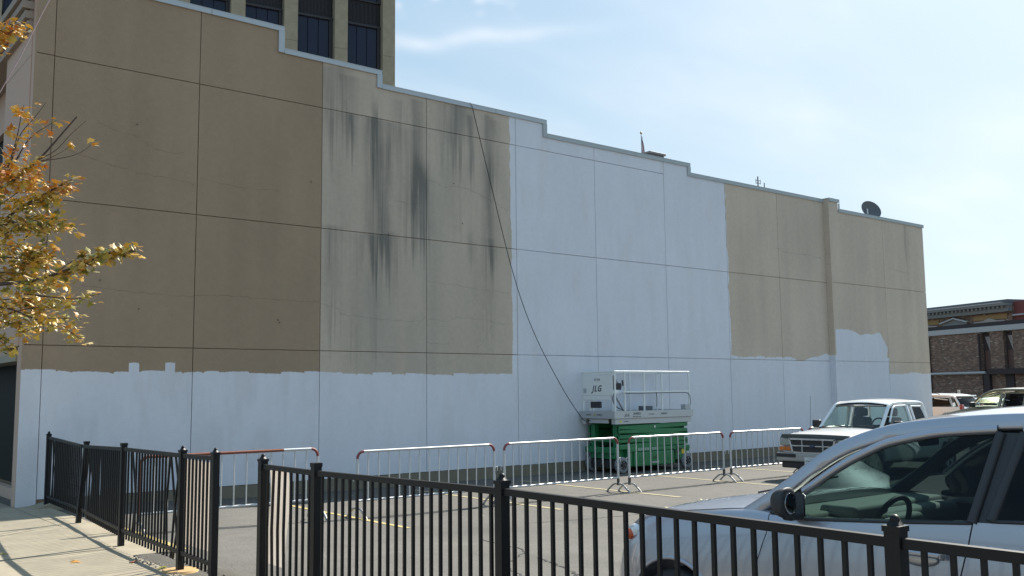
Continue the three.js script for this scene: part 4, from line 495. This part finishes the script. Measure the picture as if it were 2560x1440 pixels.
// white pickup truck, nose along -x
{
  const white = paint(.74, .745, .74, 0, .35);
  const st = [[-.03, .60, .55, .50, .85, .87], [-.06, .80, .74, .48, .885, .905], [-.14, .85, .78, .42, .905, .94], [-.3, .87, .79, .36, .925, .985], [-.6, .88, .80, .34, .95, 1.02], [-1.0, .88, .80, .34, .975, 1.05], [-1.38, .88, .80, .34, 1.0, 1.07], [-1.6, .88, .83, .34, 1.02, 1.05], [-2.4, .88, .83, .34, 1.02, 1.03], [-3.3, .88, .83, .34, 1.03, 1.04], [-3.42, .88, .83, .34, 1.03, 1.04], [-4.9, .88, .84, .4, 1.03, 1.03], [-4.97, .84, .8, .45, 1.0, 1.0]];
  const v = vehicle({ name: 'pickup_truck', label: 'white pickup truck with chrome grille facing out from beside the wall', category: 'pickup truck', pos: [17.55, 0, -11.93], turn: Math.PI, paint: white, st, hw: .88, axles: [-.88, -3.95], wr: .34, arch: .41, cavity: [-3.36, -1.5, .45, 1.5, -.76, .76], cuts: [b6(-4.85, -3.48, .62, 1.3, -.74, .74), groove([[-1.52, .4], [-1.50, .9], [-1.46, 1.1]], .008, -.95, -.85), groove([[-2.62, .4], [-2.62, 1.1]], .008, -.95, -.85)],
    rail: [[-1.36, 1.035, .735], [-1.58, 1.25, .70], [-1.84, 1.50, .655], [-2.0, 1.565, .635], [-2.5, 1.585, .63], [-3.1, 1.575, .63], [-3.26, 1.50, .65], [-3.36, 1.03, .74]], tops: [.30, .80], railR: .04, crown: .055, bulge: .12, rbulge: .03, glassR: M.glass, liner: mat(.2, .2, .2, .9),
    windows: [{ bot: [[-1.56, 1.035, .80], [-2.0, 1.035, .81], [-2.52, 1.04, .81]], top: [[-1.66, 1.18, .775], [-1.90, 1.45, .71], [-2.05, 1.51, .69], [-2.48, 1.52, .685]], fr: .022, r1: .045, pillar: white }, { bot: [[-2.68, 1.05, .81], [-3.22, 1.06, .80]], top: [[-2.66, 1.50, .69], [-3.10, 1.49, .69]], fr: .022, r0: .03, r1: .03, pillar: white, glass: M.tintGlass }] });
  // front: bug shield, grille, lamps, bumper, plate
  obj('bug_shield', grid(span(t => [[-.17, .935, .80], [-.06, .945, .82], [.0, .855, .83]].map((p, i, a) => p)[Math.min(2, Math.round(t * 2))], 2, 16, .07, .015)), phys({ color: C(.04, .042, .03), roughness: .3, specularIntensity: .6, side: THREE.DoubleSide }), v);
  obj('grille_backing', b6(.0, .03, .56, .86, -.50, .50), M.plastic, v);
  const gs = []; gs.push(bar([.05, .855, -.56], [.05, .855, .56], .05, .035), bar([.05, .575, -.47], [.05, .575, .47], .05, .03), bar([.05, .86, -.55], [.05, .575, -.47], .05, .04), bar([.05, .86, .55], [.05, .575, .47], .05, .04)); obj('grille_frame', gs, M.chrome, v);
  obj('grille_bar', bar([.045, .715, -.5], [.045, .715, .5], .03, .022), M.chrome, v); for (const z of [-.25, .25]) obj('grille_bar', bar([.045, .58, z], [.045, .85, z], .022, .022), M.galv, v); obj('emblem', new THREE.SphereGeometry(1, 16, 10).scale(.02, .032, .065).translate(.062, .715, 0), mat(.05, .06, .12, .4), v);
  for (const s of [-1, 1]) { obj('headlight', rb(.10, .17, .27, .04, -.02, .785, s * .70), phys({ color: C(.34, .35, .31), roughness: .1, clearcoat: 1 }), v); obj('turn_signal', rb(.10, .085, .30, .02, -.03, .645, s * .70), M.amber, v); }
  const bp = obj('bumper', [rb6(-.12, .10, .38, .56, -.88, .88, .04)], mat(.40, .40, .38, .4, .3), v); obj('rub_strip', [b6(.101, .112, .47, .545, .38, .86), b6(.101, .112, .47, .545, -.86, -.38)], M.plastic, bp);
  obj('valance', rb6(-.10, .05, .24, .38, -.78, .78, .03), M.plastic, v); obj('chassis_frame', b6(-4.7, -.1, .28, .46, -.5, .5), M.plastic, v);
  const pl = obj('licence_plate', rb6(.115, .123, .325, .485, -.155, .155, .003), M.white, v); decal(v, textTex([['1706974', 128, 70, 56], ['ILLINOIS', 128, 18, 18, '', 0, '#3a4f7a']], 256, 128, '#d9dad8', '#20263a'), .30, .15, [.125, .405, 0], Math.PI / 2);
  for (const s of [-1, 1]) obj('door_mirror', [rb(.10, .17, .20, .03, -1.62, 1.12, s * .99), rb(.05, .05, .12, .02, -1.62, 1.07, s * .88)], M.plastic, v);
  obj('wiper', tube([[-1.26, 1.07, .05], [-1.27, 1.10, -.3], [-1.30, 1.09, -.62]], .01, 10, 5), M.plastic, v); obj('wiper', tube([[-1.25, 1.07, .62], [-1.27, 1.10, .35], [-1.28, 1.09, .08]], .01, 10, 5), M.plastic, v);
  obj('antenna', tube([[-1.05, 1.0, .78], [-1.12, 1.75, .79]], .004, 1, 5), M.plastic, v);
  const dk = mat(.06, .06, .062, .9); obj('dashboard', [rb6(-1.75, -1.42, .9, 1.045, -.74, .74, .04)], dk, v); steering(v, -1.95, 1.06, -.36, -.0, .19); seats(v, [[-2.45, -.36, .95], [-2.45, .36, .95]], dk);
  obj('cab_rear_wall', b6(-3.38, -3.36, .5, 1.05, -.74, .74), dk, v);
  obj('tailgate', b6(-4.96, -4.90, .55, 1.0, -.74, .74), white, v); obj('side_marker', rb(.09, .05, .02, .008, -.35, .62, -.872), M.amber, v);
}
// tan SUV behind, two white cars and a blue one in the far lot
function suv(name, label, cat, pos, turn, P, o) {
  const k = o.k || 1, H = o.h, B = o.belt, Hd = o.hood, L = o.len, w = o.w;
  const st = [[0, .7 * w, .62 * w, .4, Hd - .28, Hd - .26], [-.06, .9 * w, .82 * w, .32, Hd - .16, Hd - .13], [-.2, .97 * w, .88 * w, .28, Hd - .09, Hd - .03], [-.6, w, .9 * w, .26, Hd - .04, Hd + .02], [-o.cowl, w, .91 * w, .26, B - .02, Hd + .06], [-o.cowl - .3, w, .93 * w, .26, B, B + .01], [-L + .3, w, .93 * w, .28, B + .02, B + .03], [-L + (o.deck || .08), w * .98, .9 * w, .32, o.deck ? B : B + .02, o.deck ? B + .02 : B + .03], [-L, .9 * w, .82 * w, .38, B - .1, B - .09]];
  const c = -o.cowl, rr = -L + (o.deck ? o.deck + .12 : .12);
  const v = vehicle({ name, label, category: cat, pos, turn, paint: P, st, hw: w, axles: [-.95, -L + .95], wr: o.wr || .36, arch: (o.wr || .36) + .06, cavity: null, rail: [[c + .05, B + .0, .83 * w], [c - .35, lerp(B, H, .55), .78 * w], [c - .72, H - .09, .73 * w], [c - 1.05, H - .04, .71 * w], [-L * .62, H - .035, .71 * w], [rr + (o.deck ? .9 : .32), H - .07, .71 * w], [rr + (o.deck ? .5 : .14), lerp(B, H, .55), .75 * w], [rr, B + .02, .82 * w]], tops: [.27, .80], railR: .042, crown: .05, bulge: .2, rbulge: .08, glassF: M.glass, glassR: o.rearGlass || M.tintGlass, liner: mat(.25, .24, .22, .9),
    windows: [{ bot: [[c - .28, B + .01, .91 * w], [c - 1.2, B + .01, .92 * w]], top: [[c - .42, lerp(B, H, .5), .82 * w], [c - .75, H - .16, .765 * w], [c - 1.2, H - .13, .755 * w]], fr: .02, r1: .05, pillar: P }, { bot: [[c - 1.32, B + .015, .92 * w], [c - 2.1, B + .02, .92 * w]], top: [[c - 1.34, H - .13, .755 * w], [c - 2.1, H - .14, .755 * w]], fr: .02, r0: .03, r1: .05, pillar: P, glass: M.tintGlass }, ...(o.deck ? [] : [{ bot: [[c - 2.24, B + .03, .92 * w], [rr + .3, B + .06, .88 * w]], top: [[c - 2.24, H - .14, .755 * w], [rr + .45, H - .2, .765 * w]], fr: .02, glass: M.tintGlass }])] });
  for (const s of [-1, 1]) { obj('headlight', rb(.12, .18, .3, .04, -.06, Hd - .24, s * w * .72), M.lamp, v); obj('turn_signal', rb(.12, .1, .1, .02, -.12, Hd - .26, s * w * .90), M.amber, v); obj('tail_lamp', rb(.10, o.deck ? .14 : .26, .2, .03, -L + .05, B - (o.deck ? .12 : .03), s * w * .82), M.redLamp, v); obj('door_mirror', rb(.1, .16, .22, .04, c - .3, B + .09, s * w * 1.08), M.plastic, v); }
  obj('bumper', [rb6(-.1, .06, .32, .56, -.9 * w, .9 * w, .05)], P, v); obj('bumper', rb6(-L - .05, -L + .1, .36, .62, -.9 * w, .9 * w, .05), M.greyPlastic, v); obj('grille', rb6(-.02, .03, .6, Hd - .14, -.45 * w, .45 * w, .02), M.plastic, v); seats(v, [[c - 1.25, -.38, B - .1], [c - 1.25, .38, B - .1]]);
  return v;
}
suv('tan_suv', 'tan gold sport utility vehicle seen over the silver van roof', 'suv', [32.5, 0, -16.35], Math.PI / 2 - .31, paint(.31, .265, .165, .45, .35), { len: 5.0, w: .98, h: 1.84, belt: 1.26, hood: 1.13, cowl: 1.35, wr: .4 });
{ const v = suv('white_suv', 'white sport utility vehicle with red tail lamp at the end of the wall', 'suv', [34.35, 0, -21.1], Math.PI / 2, paint(.74, .745, .75, 0, .35), { len: 4.4, w: .9, h: 1.66, belt: 1.20, hood: 1.06, cowl: 1.1, wr: .36 }); obj('rear_spoiler', rb6(-4.24, -3.85, 1.57, 1.62, -.62, .62, .02), paint(.74, .745, .75, 0, .35), v); for (const s of [-1, 1]) obj('roof_bar', tube([[-1.6, 1.64, s * .58], [-1.8, 1.70, s * .58], [-3.3, 1.70, s * .58], [-3.5, 1.65, s * .58]], .018, 16, 6), M.plastic, v); obj('rear_wiper', tube([[-4.32, 1.17, 0], [-4.30, 1.20, .35]], .012), M.plastic, v); }
suv('white_sedan', 'white sedan parked between the white and the tan sport utility vehicles', 'car', [37.6, 0, -20.3], Math.PI / 2, paint(.74, .745, .75, 0, .35), { len: 4.6, w: .88, h: 1.46, belt: .98, hood: .92, cowl: 1.2, deck: .62, wr: .32, rearGlass: phys({ color: C(.25, .28, .3), roughness: .03, clearcoat: 1 }) });
suv('blue_car', 'pale blue car whose roof shows behind the white sedan', 'car', [42.3, 0, -20.6], Math.PI / 2, paint(.08, .16, .30, .4, .35), { len: 4.6, w: .88, h: 1.5, belt: .98, hood: .92, cowl: 1.2, deck: .62, wr: .32 });
{ const s = thing('lot_sign', 'small pale sign on a post behind the white cars', 'sign', [px(2396, 990, 46).x, 0, px(2396, 990, 46).z], .9); obj('post', tube([[0, -.03, 0], [0, 1.75, 0]], .025), M.galv, s); obj('plate', rb6(-.14, .14, 1.48, 1.78, .03, .04, .004), M.white, s); obj('symbol', b6(-.05, .05, 1.55, 1.70, .0405, .042), M.greyPlastic, s); }

// ------------------------------------------------------------------ maple at the kerb, overhead wire, fallen leaves
{
  const leafGeo = (() => { // five-lobed blade, folded along the midrib and drooping
    const o = [[0, 0], [.10, .02], [.34, -.10], [.30, .10], [.52, .22], [.34, .34], [.40, .52], [.20, .46], [.13, .62], [0, 1.0]], p = [], idx = [], mid = [0, .30];
    const pts = [...o, ...o.slice(1, -1).reverse().map(([a, b]) => [-a, b])], h = ([a, b]) => [a, b - .45, -.22 * Math.abs(a) - .18 * b * b]; p.push(...h(mid)); for (const q of pts) p.push(...h(q));
    for (let i = 1; i <= pts.length; i++) idx.push(0, i, i % pts.length + 1);
    const g = new THREE.BufferGeometry(); g.setAttribute('position', new THREE.Float32BufferAttribute(p, 3)); g.setAttribute('uv', new THREE.Float32BufferAttribute(new Float32Array(p.length / 3 * 2), 2)); g.setIndex(idx); return toCreasedNormals(g, .5); })();
  const lc = [[.62, .38, .05], [.58, .28, .035], [.46, .16, .03], [.44, .33, .05], [.30, .27, .045], [.64, .50, .18], [.17, .18, .036], [.46, .30, .08]];
  const lm = lc.map(([r, g, b]) => phys({ color: C(r, g, b), roughness: .5, transmission: .34, thickness: 0, side: THREE.DoubleSide }));
  const bark = mat(.075, .052, .042, .9), r = rng(15);
  const base = px(-470, 800, 9.6), t = thing('maple_tree', 'maple tree with yellow, orange and green autumn leaves in front of the corner', 'tree', [base.x, .15, base.z]);
  const loc = v => [v.x - base.x, v.y - .15, v.z - base.z], pl = (u, v, d) => loc(px(u, v, d));
  const trunkTop = [.1, 5.6, -.1];
  const tr = new THREE.TubeGeometry(new THREE.CatmullRomCurve3([V(0, -.02, 0), V(.03, 1.2, .02), V(.06, 2.6, 0), V(.1, 4.2, -.06), V(...trunkTop)]), 24, .105, 12), tp = tr.attributes.position;
  for (let i = 0; i < tp.count; i++) { const y = tp.getY(i), s = clamp(1.12 - y / 7.5, .2, 1.2) + .25 * Math.exp(-y * 4), cx = lerp(0, .1, y / 5.6), cz = 0; tp.setX(i, cx + (tp.getX(i) - cx) * s); tp.setZ(i, cz + (tp.getZ(i) - cz) * s); } tr.computeVertexNormals(); obj('trunk', tr, bark, t);
  // branches: [polyline in picture px with depth], start radius, leaf density per metre, bare share at the tip
  const BR = [
    [[[-470, 640, 9.6], [-300, 560, 9.5], [-120, 530, 9.4], [0, 478, 9.3], [60, 435, 9.25], [100, 398, 9.2], [150, 340, 9.2], [192, 292, 9.2]], .024, 24, .30],
    [[[100, 398, 9.2], [140, 375, 9.15], [178, 335, 9.1], [214, 303, 9.1]], .0055, 5, .8],
    [[[102, 402, 9.2], [150, 396, 9.2], [195, 385, 9.2], [218, 370, 9.2], [231, 358, 9.2]], .0055, 5, .8],
    [[[105, 404, 9.25], [145, 385, 9.3], [181, 362, 9.3]], .0045, 4, .8],
    [[[20, 420, 9.3], [42, 345, 9.2], [52, 295, 9.1], [60, 262, 9.1]], .008, 26, 0], [[[30, 400, 9.4], [52, 335, 9.4], [88, 292, 9.4], [116, 255, 9.4]], .007, 9, 0], [[[40, 400, 9.3], [75, 345, 9.3], [110, 320, 9.3], [140, 302, 9.3]], .007, 20, 0],
    [[[-470, 800, 9.7], [-250, 660, 9.6], [-60, 600, 9.5], [0, 548, 9.4], [70, 510, 9.4], [115, 483, 9.4], [180, 450, 9.4]], .03, 30, 0],
    [[[60, 515, 9.4], [115, 500, 9.3], [150, 480, 9.3], [192, 440, 9.3]], .008, 34, 0],
    [[[-200, 640, 9.5], [-40, 610, 9.3], [60, 560, 9.2], [110, 545, 9.2], [190, 568, 9.2]], .012, 36, 0], [[[60, 600, 9.6], [105, 545, 9.6], [140, 505, 9.6]], .008, 26, 0],
    [[[-470, 900, 9.6], [-200, 730, 9.3], [0, 722, 9.2], [80, 707, 9.1], [170, 682, 9.05], [230, 652, 9.0], [290, 622, 9.0], [338, 628, 9.0]], .03, 34, 0],
    [[[130, 695, 9.1], [170, 660, 9.05], [205, 640, 9.0], [232, 622, 9.0]], .007, 34, 0], [[[60, 735, 9.2], [150, 745, 9.1], [190, 747, 9.1], [248, 735, 9.1]], .008, 30, 0],
    [[[-100, 760, 9.4], [20, 770, 9.3], [90, 800, 9.2], [150, 815, 9.2], [205, 850, 9.2]], .012, 36, 0], [[[90, 800, 9.2], [150, 795, 9.1], [205, 798, 9.1]], .006, 30, 0],
    [[[-300, 820, 9.5], [-100, 835, 9.3], [-20, 838, 9.2], [22, 872, 9.2]], .012, 40, 0], [[[-200, 180, 9.5], [-60, 140, 9.3], [0, 105, 9.2], [30, 75, 9.2], [58, 62, 9.2]], .010, 30, 0], [[[-60, 130, 9.4], [0, 95, 9.4], [25, 55, 9.4]], .008, 30, 0],
    [[[-300, 640, 9.9], [-120, 660, 9.9], [0, 640, 9.8], [80, 650, 9.7], [140, 640, 9.7]], .014, 40, 0], [[[-200, 760, 9.8], [-40, 700, 9.7], [60, 670, 9.6], [120, 600, 9.6]], .012, 38, 0], [[[-200, 560, 9.8], [-60, 500, 9.7], [10, 440, 9.6], [50, 390, 9.6]], .012, 36, 0], [[[-100, 470, 9.6], [-20, 440, 9.5], [30, 400, 9.5]], .01, 40, 0], [[[-100, 800, 9.6], [0, 790, 9.5], [80, 770, 9.4], [150, 770, 9.4]], .01, 44, 0],
    [[[-120, 460, 9.5], [-30, 430, 9.4], [30, 440, 9.3], [75, 455, 9.3]], .009, 46, 0], [[[-120, 520, 9.7], [-20, 520, 9.6], [60, 470, 9.6], [105, 440, 9.6]], .009, 46, 0], [[[-120, 600, 9.4], [-20, 570, 9.2], [50, 555, 9.1], [120, 570, 9.1]], .009, 46, 0], [[[-120, 690, 9.5], [-10, 680, 9.4], [70, 690, 9.3], [150, 715, 9.3]], .009, 46, 0], [[[-120, 720, 9.7], [-10, 750, 9.6], [60, 745, 9.5], [130, 760, 9.5]], .009, 46, 0], [[[-120, 640, 9.6], [0, 610, 9.5], [50, 620, 9.5], [100, 640, 9.5]], .009, 46, 0], [[[-60, 790, 9.5], [30, 810, 9.4], [80, 830, 9.4]], .008, 44, 0]];
  const leaves = [], q = new THREE.Object3D();
  const put = (p, dir) => { q.position.set(p[0], p[1], p[2]); q.rotation.set(-.3 - r() * 1.9, r() * 6.28, (r() - .5) * 1.6, 'YXZ'); const s = .048 + r() * .040; q.scale.set(s * (.7 + r() * .5), s * (1 + r() * .3), s); q.updateMatrix(); leaves.push([q.matrix.clone(), 0]); };
  for (const [pts, rad, den, bare] of BR) {
    const P3 = pts.map(p => pl(...p)), c = new THREE.CatmullRomCurve3(P3.map(p => V(...p))), L = c.getLength(), g = new THREE.TubeGeometry(c, 28, rad, 6), gp = g.attributes.position;
    for (let i = 0; i <= 28; i++) { const o = c.getPoint(i / 28), s = lerp(1, .30, i / 28); for (let k = 0; k <= 6; k++) { const n = i * 7 + k; gp.setXYZ(n, o.x + (gp.getX(n) - o.x) * s, o.y + (gp.getY(n) - o.y) * s, o.z + (gp.getZ(n) - o.z) * s); } } g.computeVertexNormals(); obj('branch', g, bark, t);
    const n = Math.round(L * den * 2.5), t0 = pts[0][0] < -100 ? .35 : .1; for (let i = 0; i < n; i++) { const s = lerp(t0, 1, r()); if (bare && s > 1 - bare) continue; const o = c.getPoint(s), sp = .095; put([o.x + (r() - .5) * 2 * sp, o.y - r() * .13 + .05, o.z + (r() - .5) * 2 * sp]); }
    if (den < 6 && pts[0][0] === 102 || pts[0][0] === 105) for (let i = 0; i < 4; i++) { const o = P3[P3.length - 1]; put([o[0] + (r() - .5) * .06, o[1] + (r() - .4) * .05, o[2] + (r() - .5) * .06]); }
  }
  // limbs from the trunk to the branch roots
  for (const [a, b, w] of [[[.05, 2.4, 0], pl(-470, 900, 9.6), .05], [[.07, 3.1, 0], pl(-470, 640, 9.6), .05], [[.1, 4.4, -.05], pl(-200, 180, 9.5), .035], [[.05, 2.6, 0], pl(-300, 820, 9.5), .035], [[.08, 3.4, 0], pl(-300, 640, 9.9), .035], [[.08, 3.2, 0], pl(-200, 560, 9.8), .03], [[.05, 2.7, 0], pl(-200, 760, 9.8), .03], [[.1, 4.6, -.05], [-1.3, 5.6, .6], .04], [[.08, 3.4, 0], [-1.5, 4.2, -.7], .04], [[.1, 4.9, 0], [.2, 6.6, .3], .035]]) obj('limb', tube([a, [lerp(a[0], b[0], .5), lerp(a[1], b[1], .5) + .12, lerp(a[2], b[2], .5)], b], w, 12, 7), bark, t);
  // the rest of the crown, left of the picture
  for (let i = 0; i < 2600; i++) { let a, b, c; do { a = r() * 2 - 1; b = r() * 2 - 1; c = r() * 2 - 1; } while (a * a + b * b + c * c > 1); const m = Math.pow(a * a + b * b + c * c, -.15), P = [-.55 + a * 1.9 * m, 4.5 + b * 2.5 * m, c * 1.9 * m]; if (vn(P[0] * 2.2 + 9, P[1] * 2.2 + P[2] * 1.7) < .42) continue; const w = V(P[0] + base.x, P[1] + .15, P[2] + base.z).sub(EYE), d = w.dot(FW), u = 1280 + FOCAL * w.dot(RT) / d, vv = 720 - FOCAL * w.dot(UP) / d; if (u > 30 || (u > -60 && vv < 380)) continue; put(P); }
  // pick: those that show largest in the picture become leaves of their own
  const inView = leaves.map((l, i) => { const e = l[0].elements, w = V(e[12] + base.x, e[13] + .15, e[14] + base.z).sub(EYE), d = w.dot(FW), u = 1280 + FOCAL * w.dot(RT) / d, vv = 720 - FOCAL * w.dot(UP) / d; const y = vv; const k = Math.floor(r() * 100); l[2] = y < 480 ? [0, 1, 0, 2, 5, 7, 3][k % 7] : [0, 3, 4, 3, 6, 5, 4, 7, 0, 1][k % 10]; return [u > -20 && u < 2580 ? 1 : 0, d, i]; });
  const order = inView.filter(a => a[0]).sort((a, b) => a[1] - b[1]).slice(0, 300).map(a => a[2]), own = new Set(order);
  for (const i of order) { const [m, , k] = leaves[i], o = obj('leaf', leafGeo, lm[k], t); m.decompose(o.position, o.quaternion, o.scale); }
  lm.forEach((m, k) => { const set = leaves.filter((l, i) => l[2] === k && !own.has(i)); const im = new THREE.InstancedMesh(leafGeo, m, set.length); set.forEach((l, i) => im.setMatrixAt(i, l[0])); im.name = 'foliage'; im.castShadow = im.receiveShadow = true; im.userData.kind = 'stuff'; t.add(im); });
  const a = px(300, -330, 13), b = px(123, 0, 12.4), c = px(0, 230, 12), d = px(-400, 880, 11); tag(obj('overhead_wire', tube([a, b, c, d].map(v => v.toArray()), .006, 30, 5), mat(.35, .25, .25, .6)), 'thin overhead wire slanting past the cornice corner', 'wire');
  const fl = rng(31); for (const [x, z] of [[2.42, -12.2], [3.35, -10.7], [3.45, -10.1], [11.9, -10.9], [13.2, -11.3], [16.4, -11.2], [9.1, -12.2], [8.0, -10.3], [2.9, -11.1]]) { const g = leafGeo, o = obj('fallen_leaf', g, lm[Math.floor(fl() * 6)]); o.rotation.set(-Math.PI / 2 + (fl() - .5) * .5, 0, fl() * 6); o.scale.setScalar(.09 + fl() * .03); o.position.set(x, (x < 3.5 ? .15 : lotY(x)) + .018, z); tag(o, x < 3.5 ? 'dry fallen leaf lying on the pale concrete sidewalk' : 'dry fallen leaf lying on the parking lot asphalt', 'leaf', x < 3.5 ? 'fallen leaves on the sidewalk' : 'fallen leaves on the lot'); }
}
renderer.render(scene, camera);
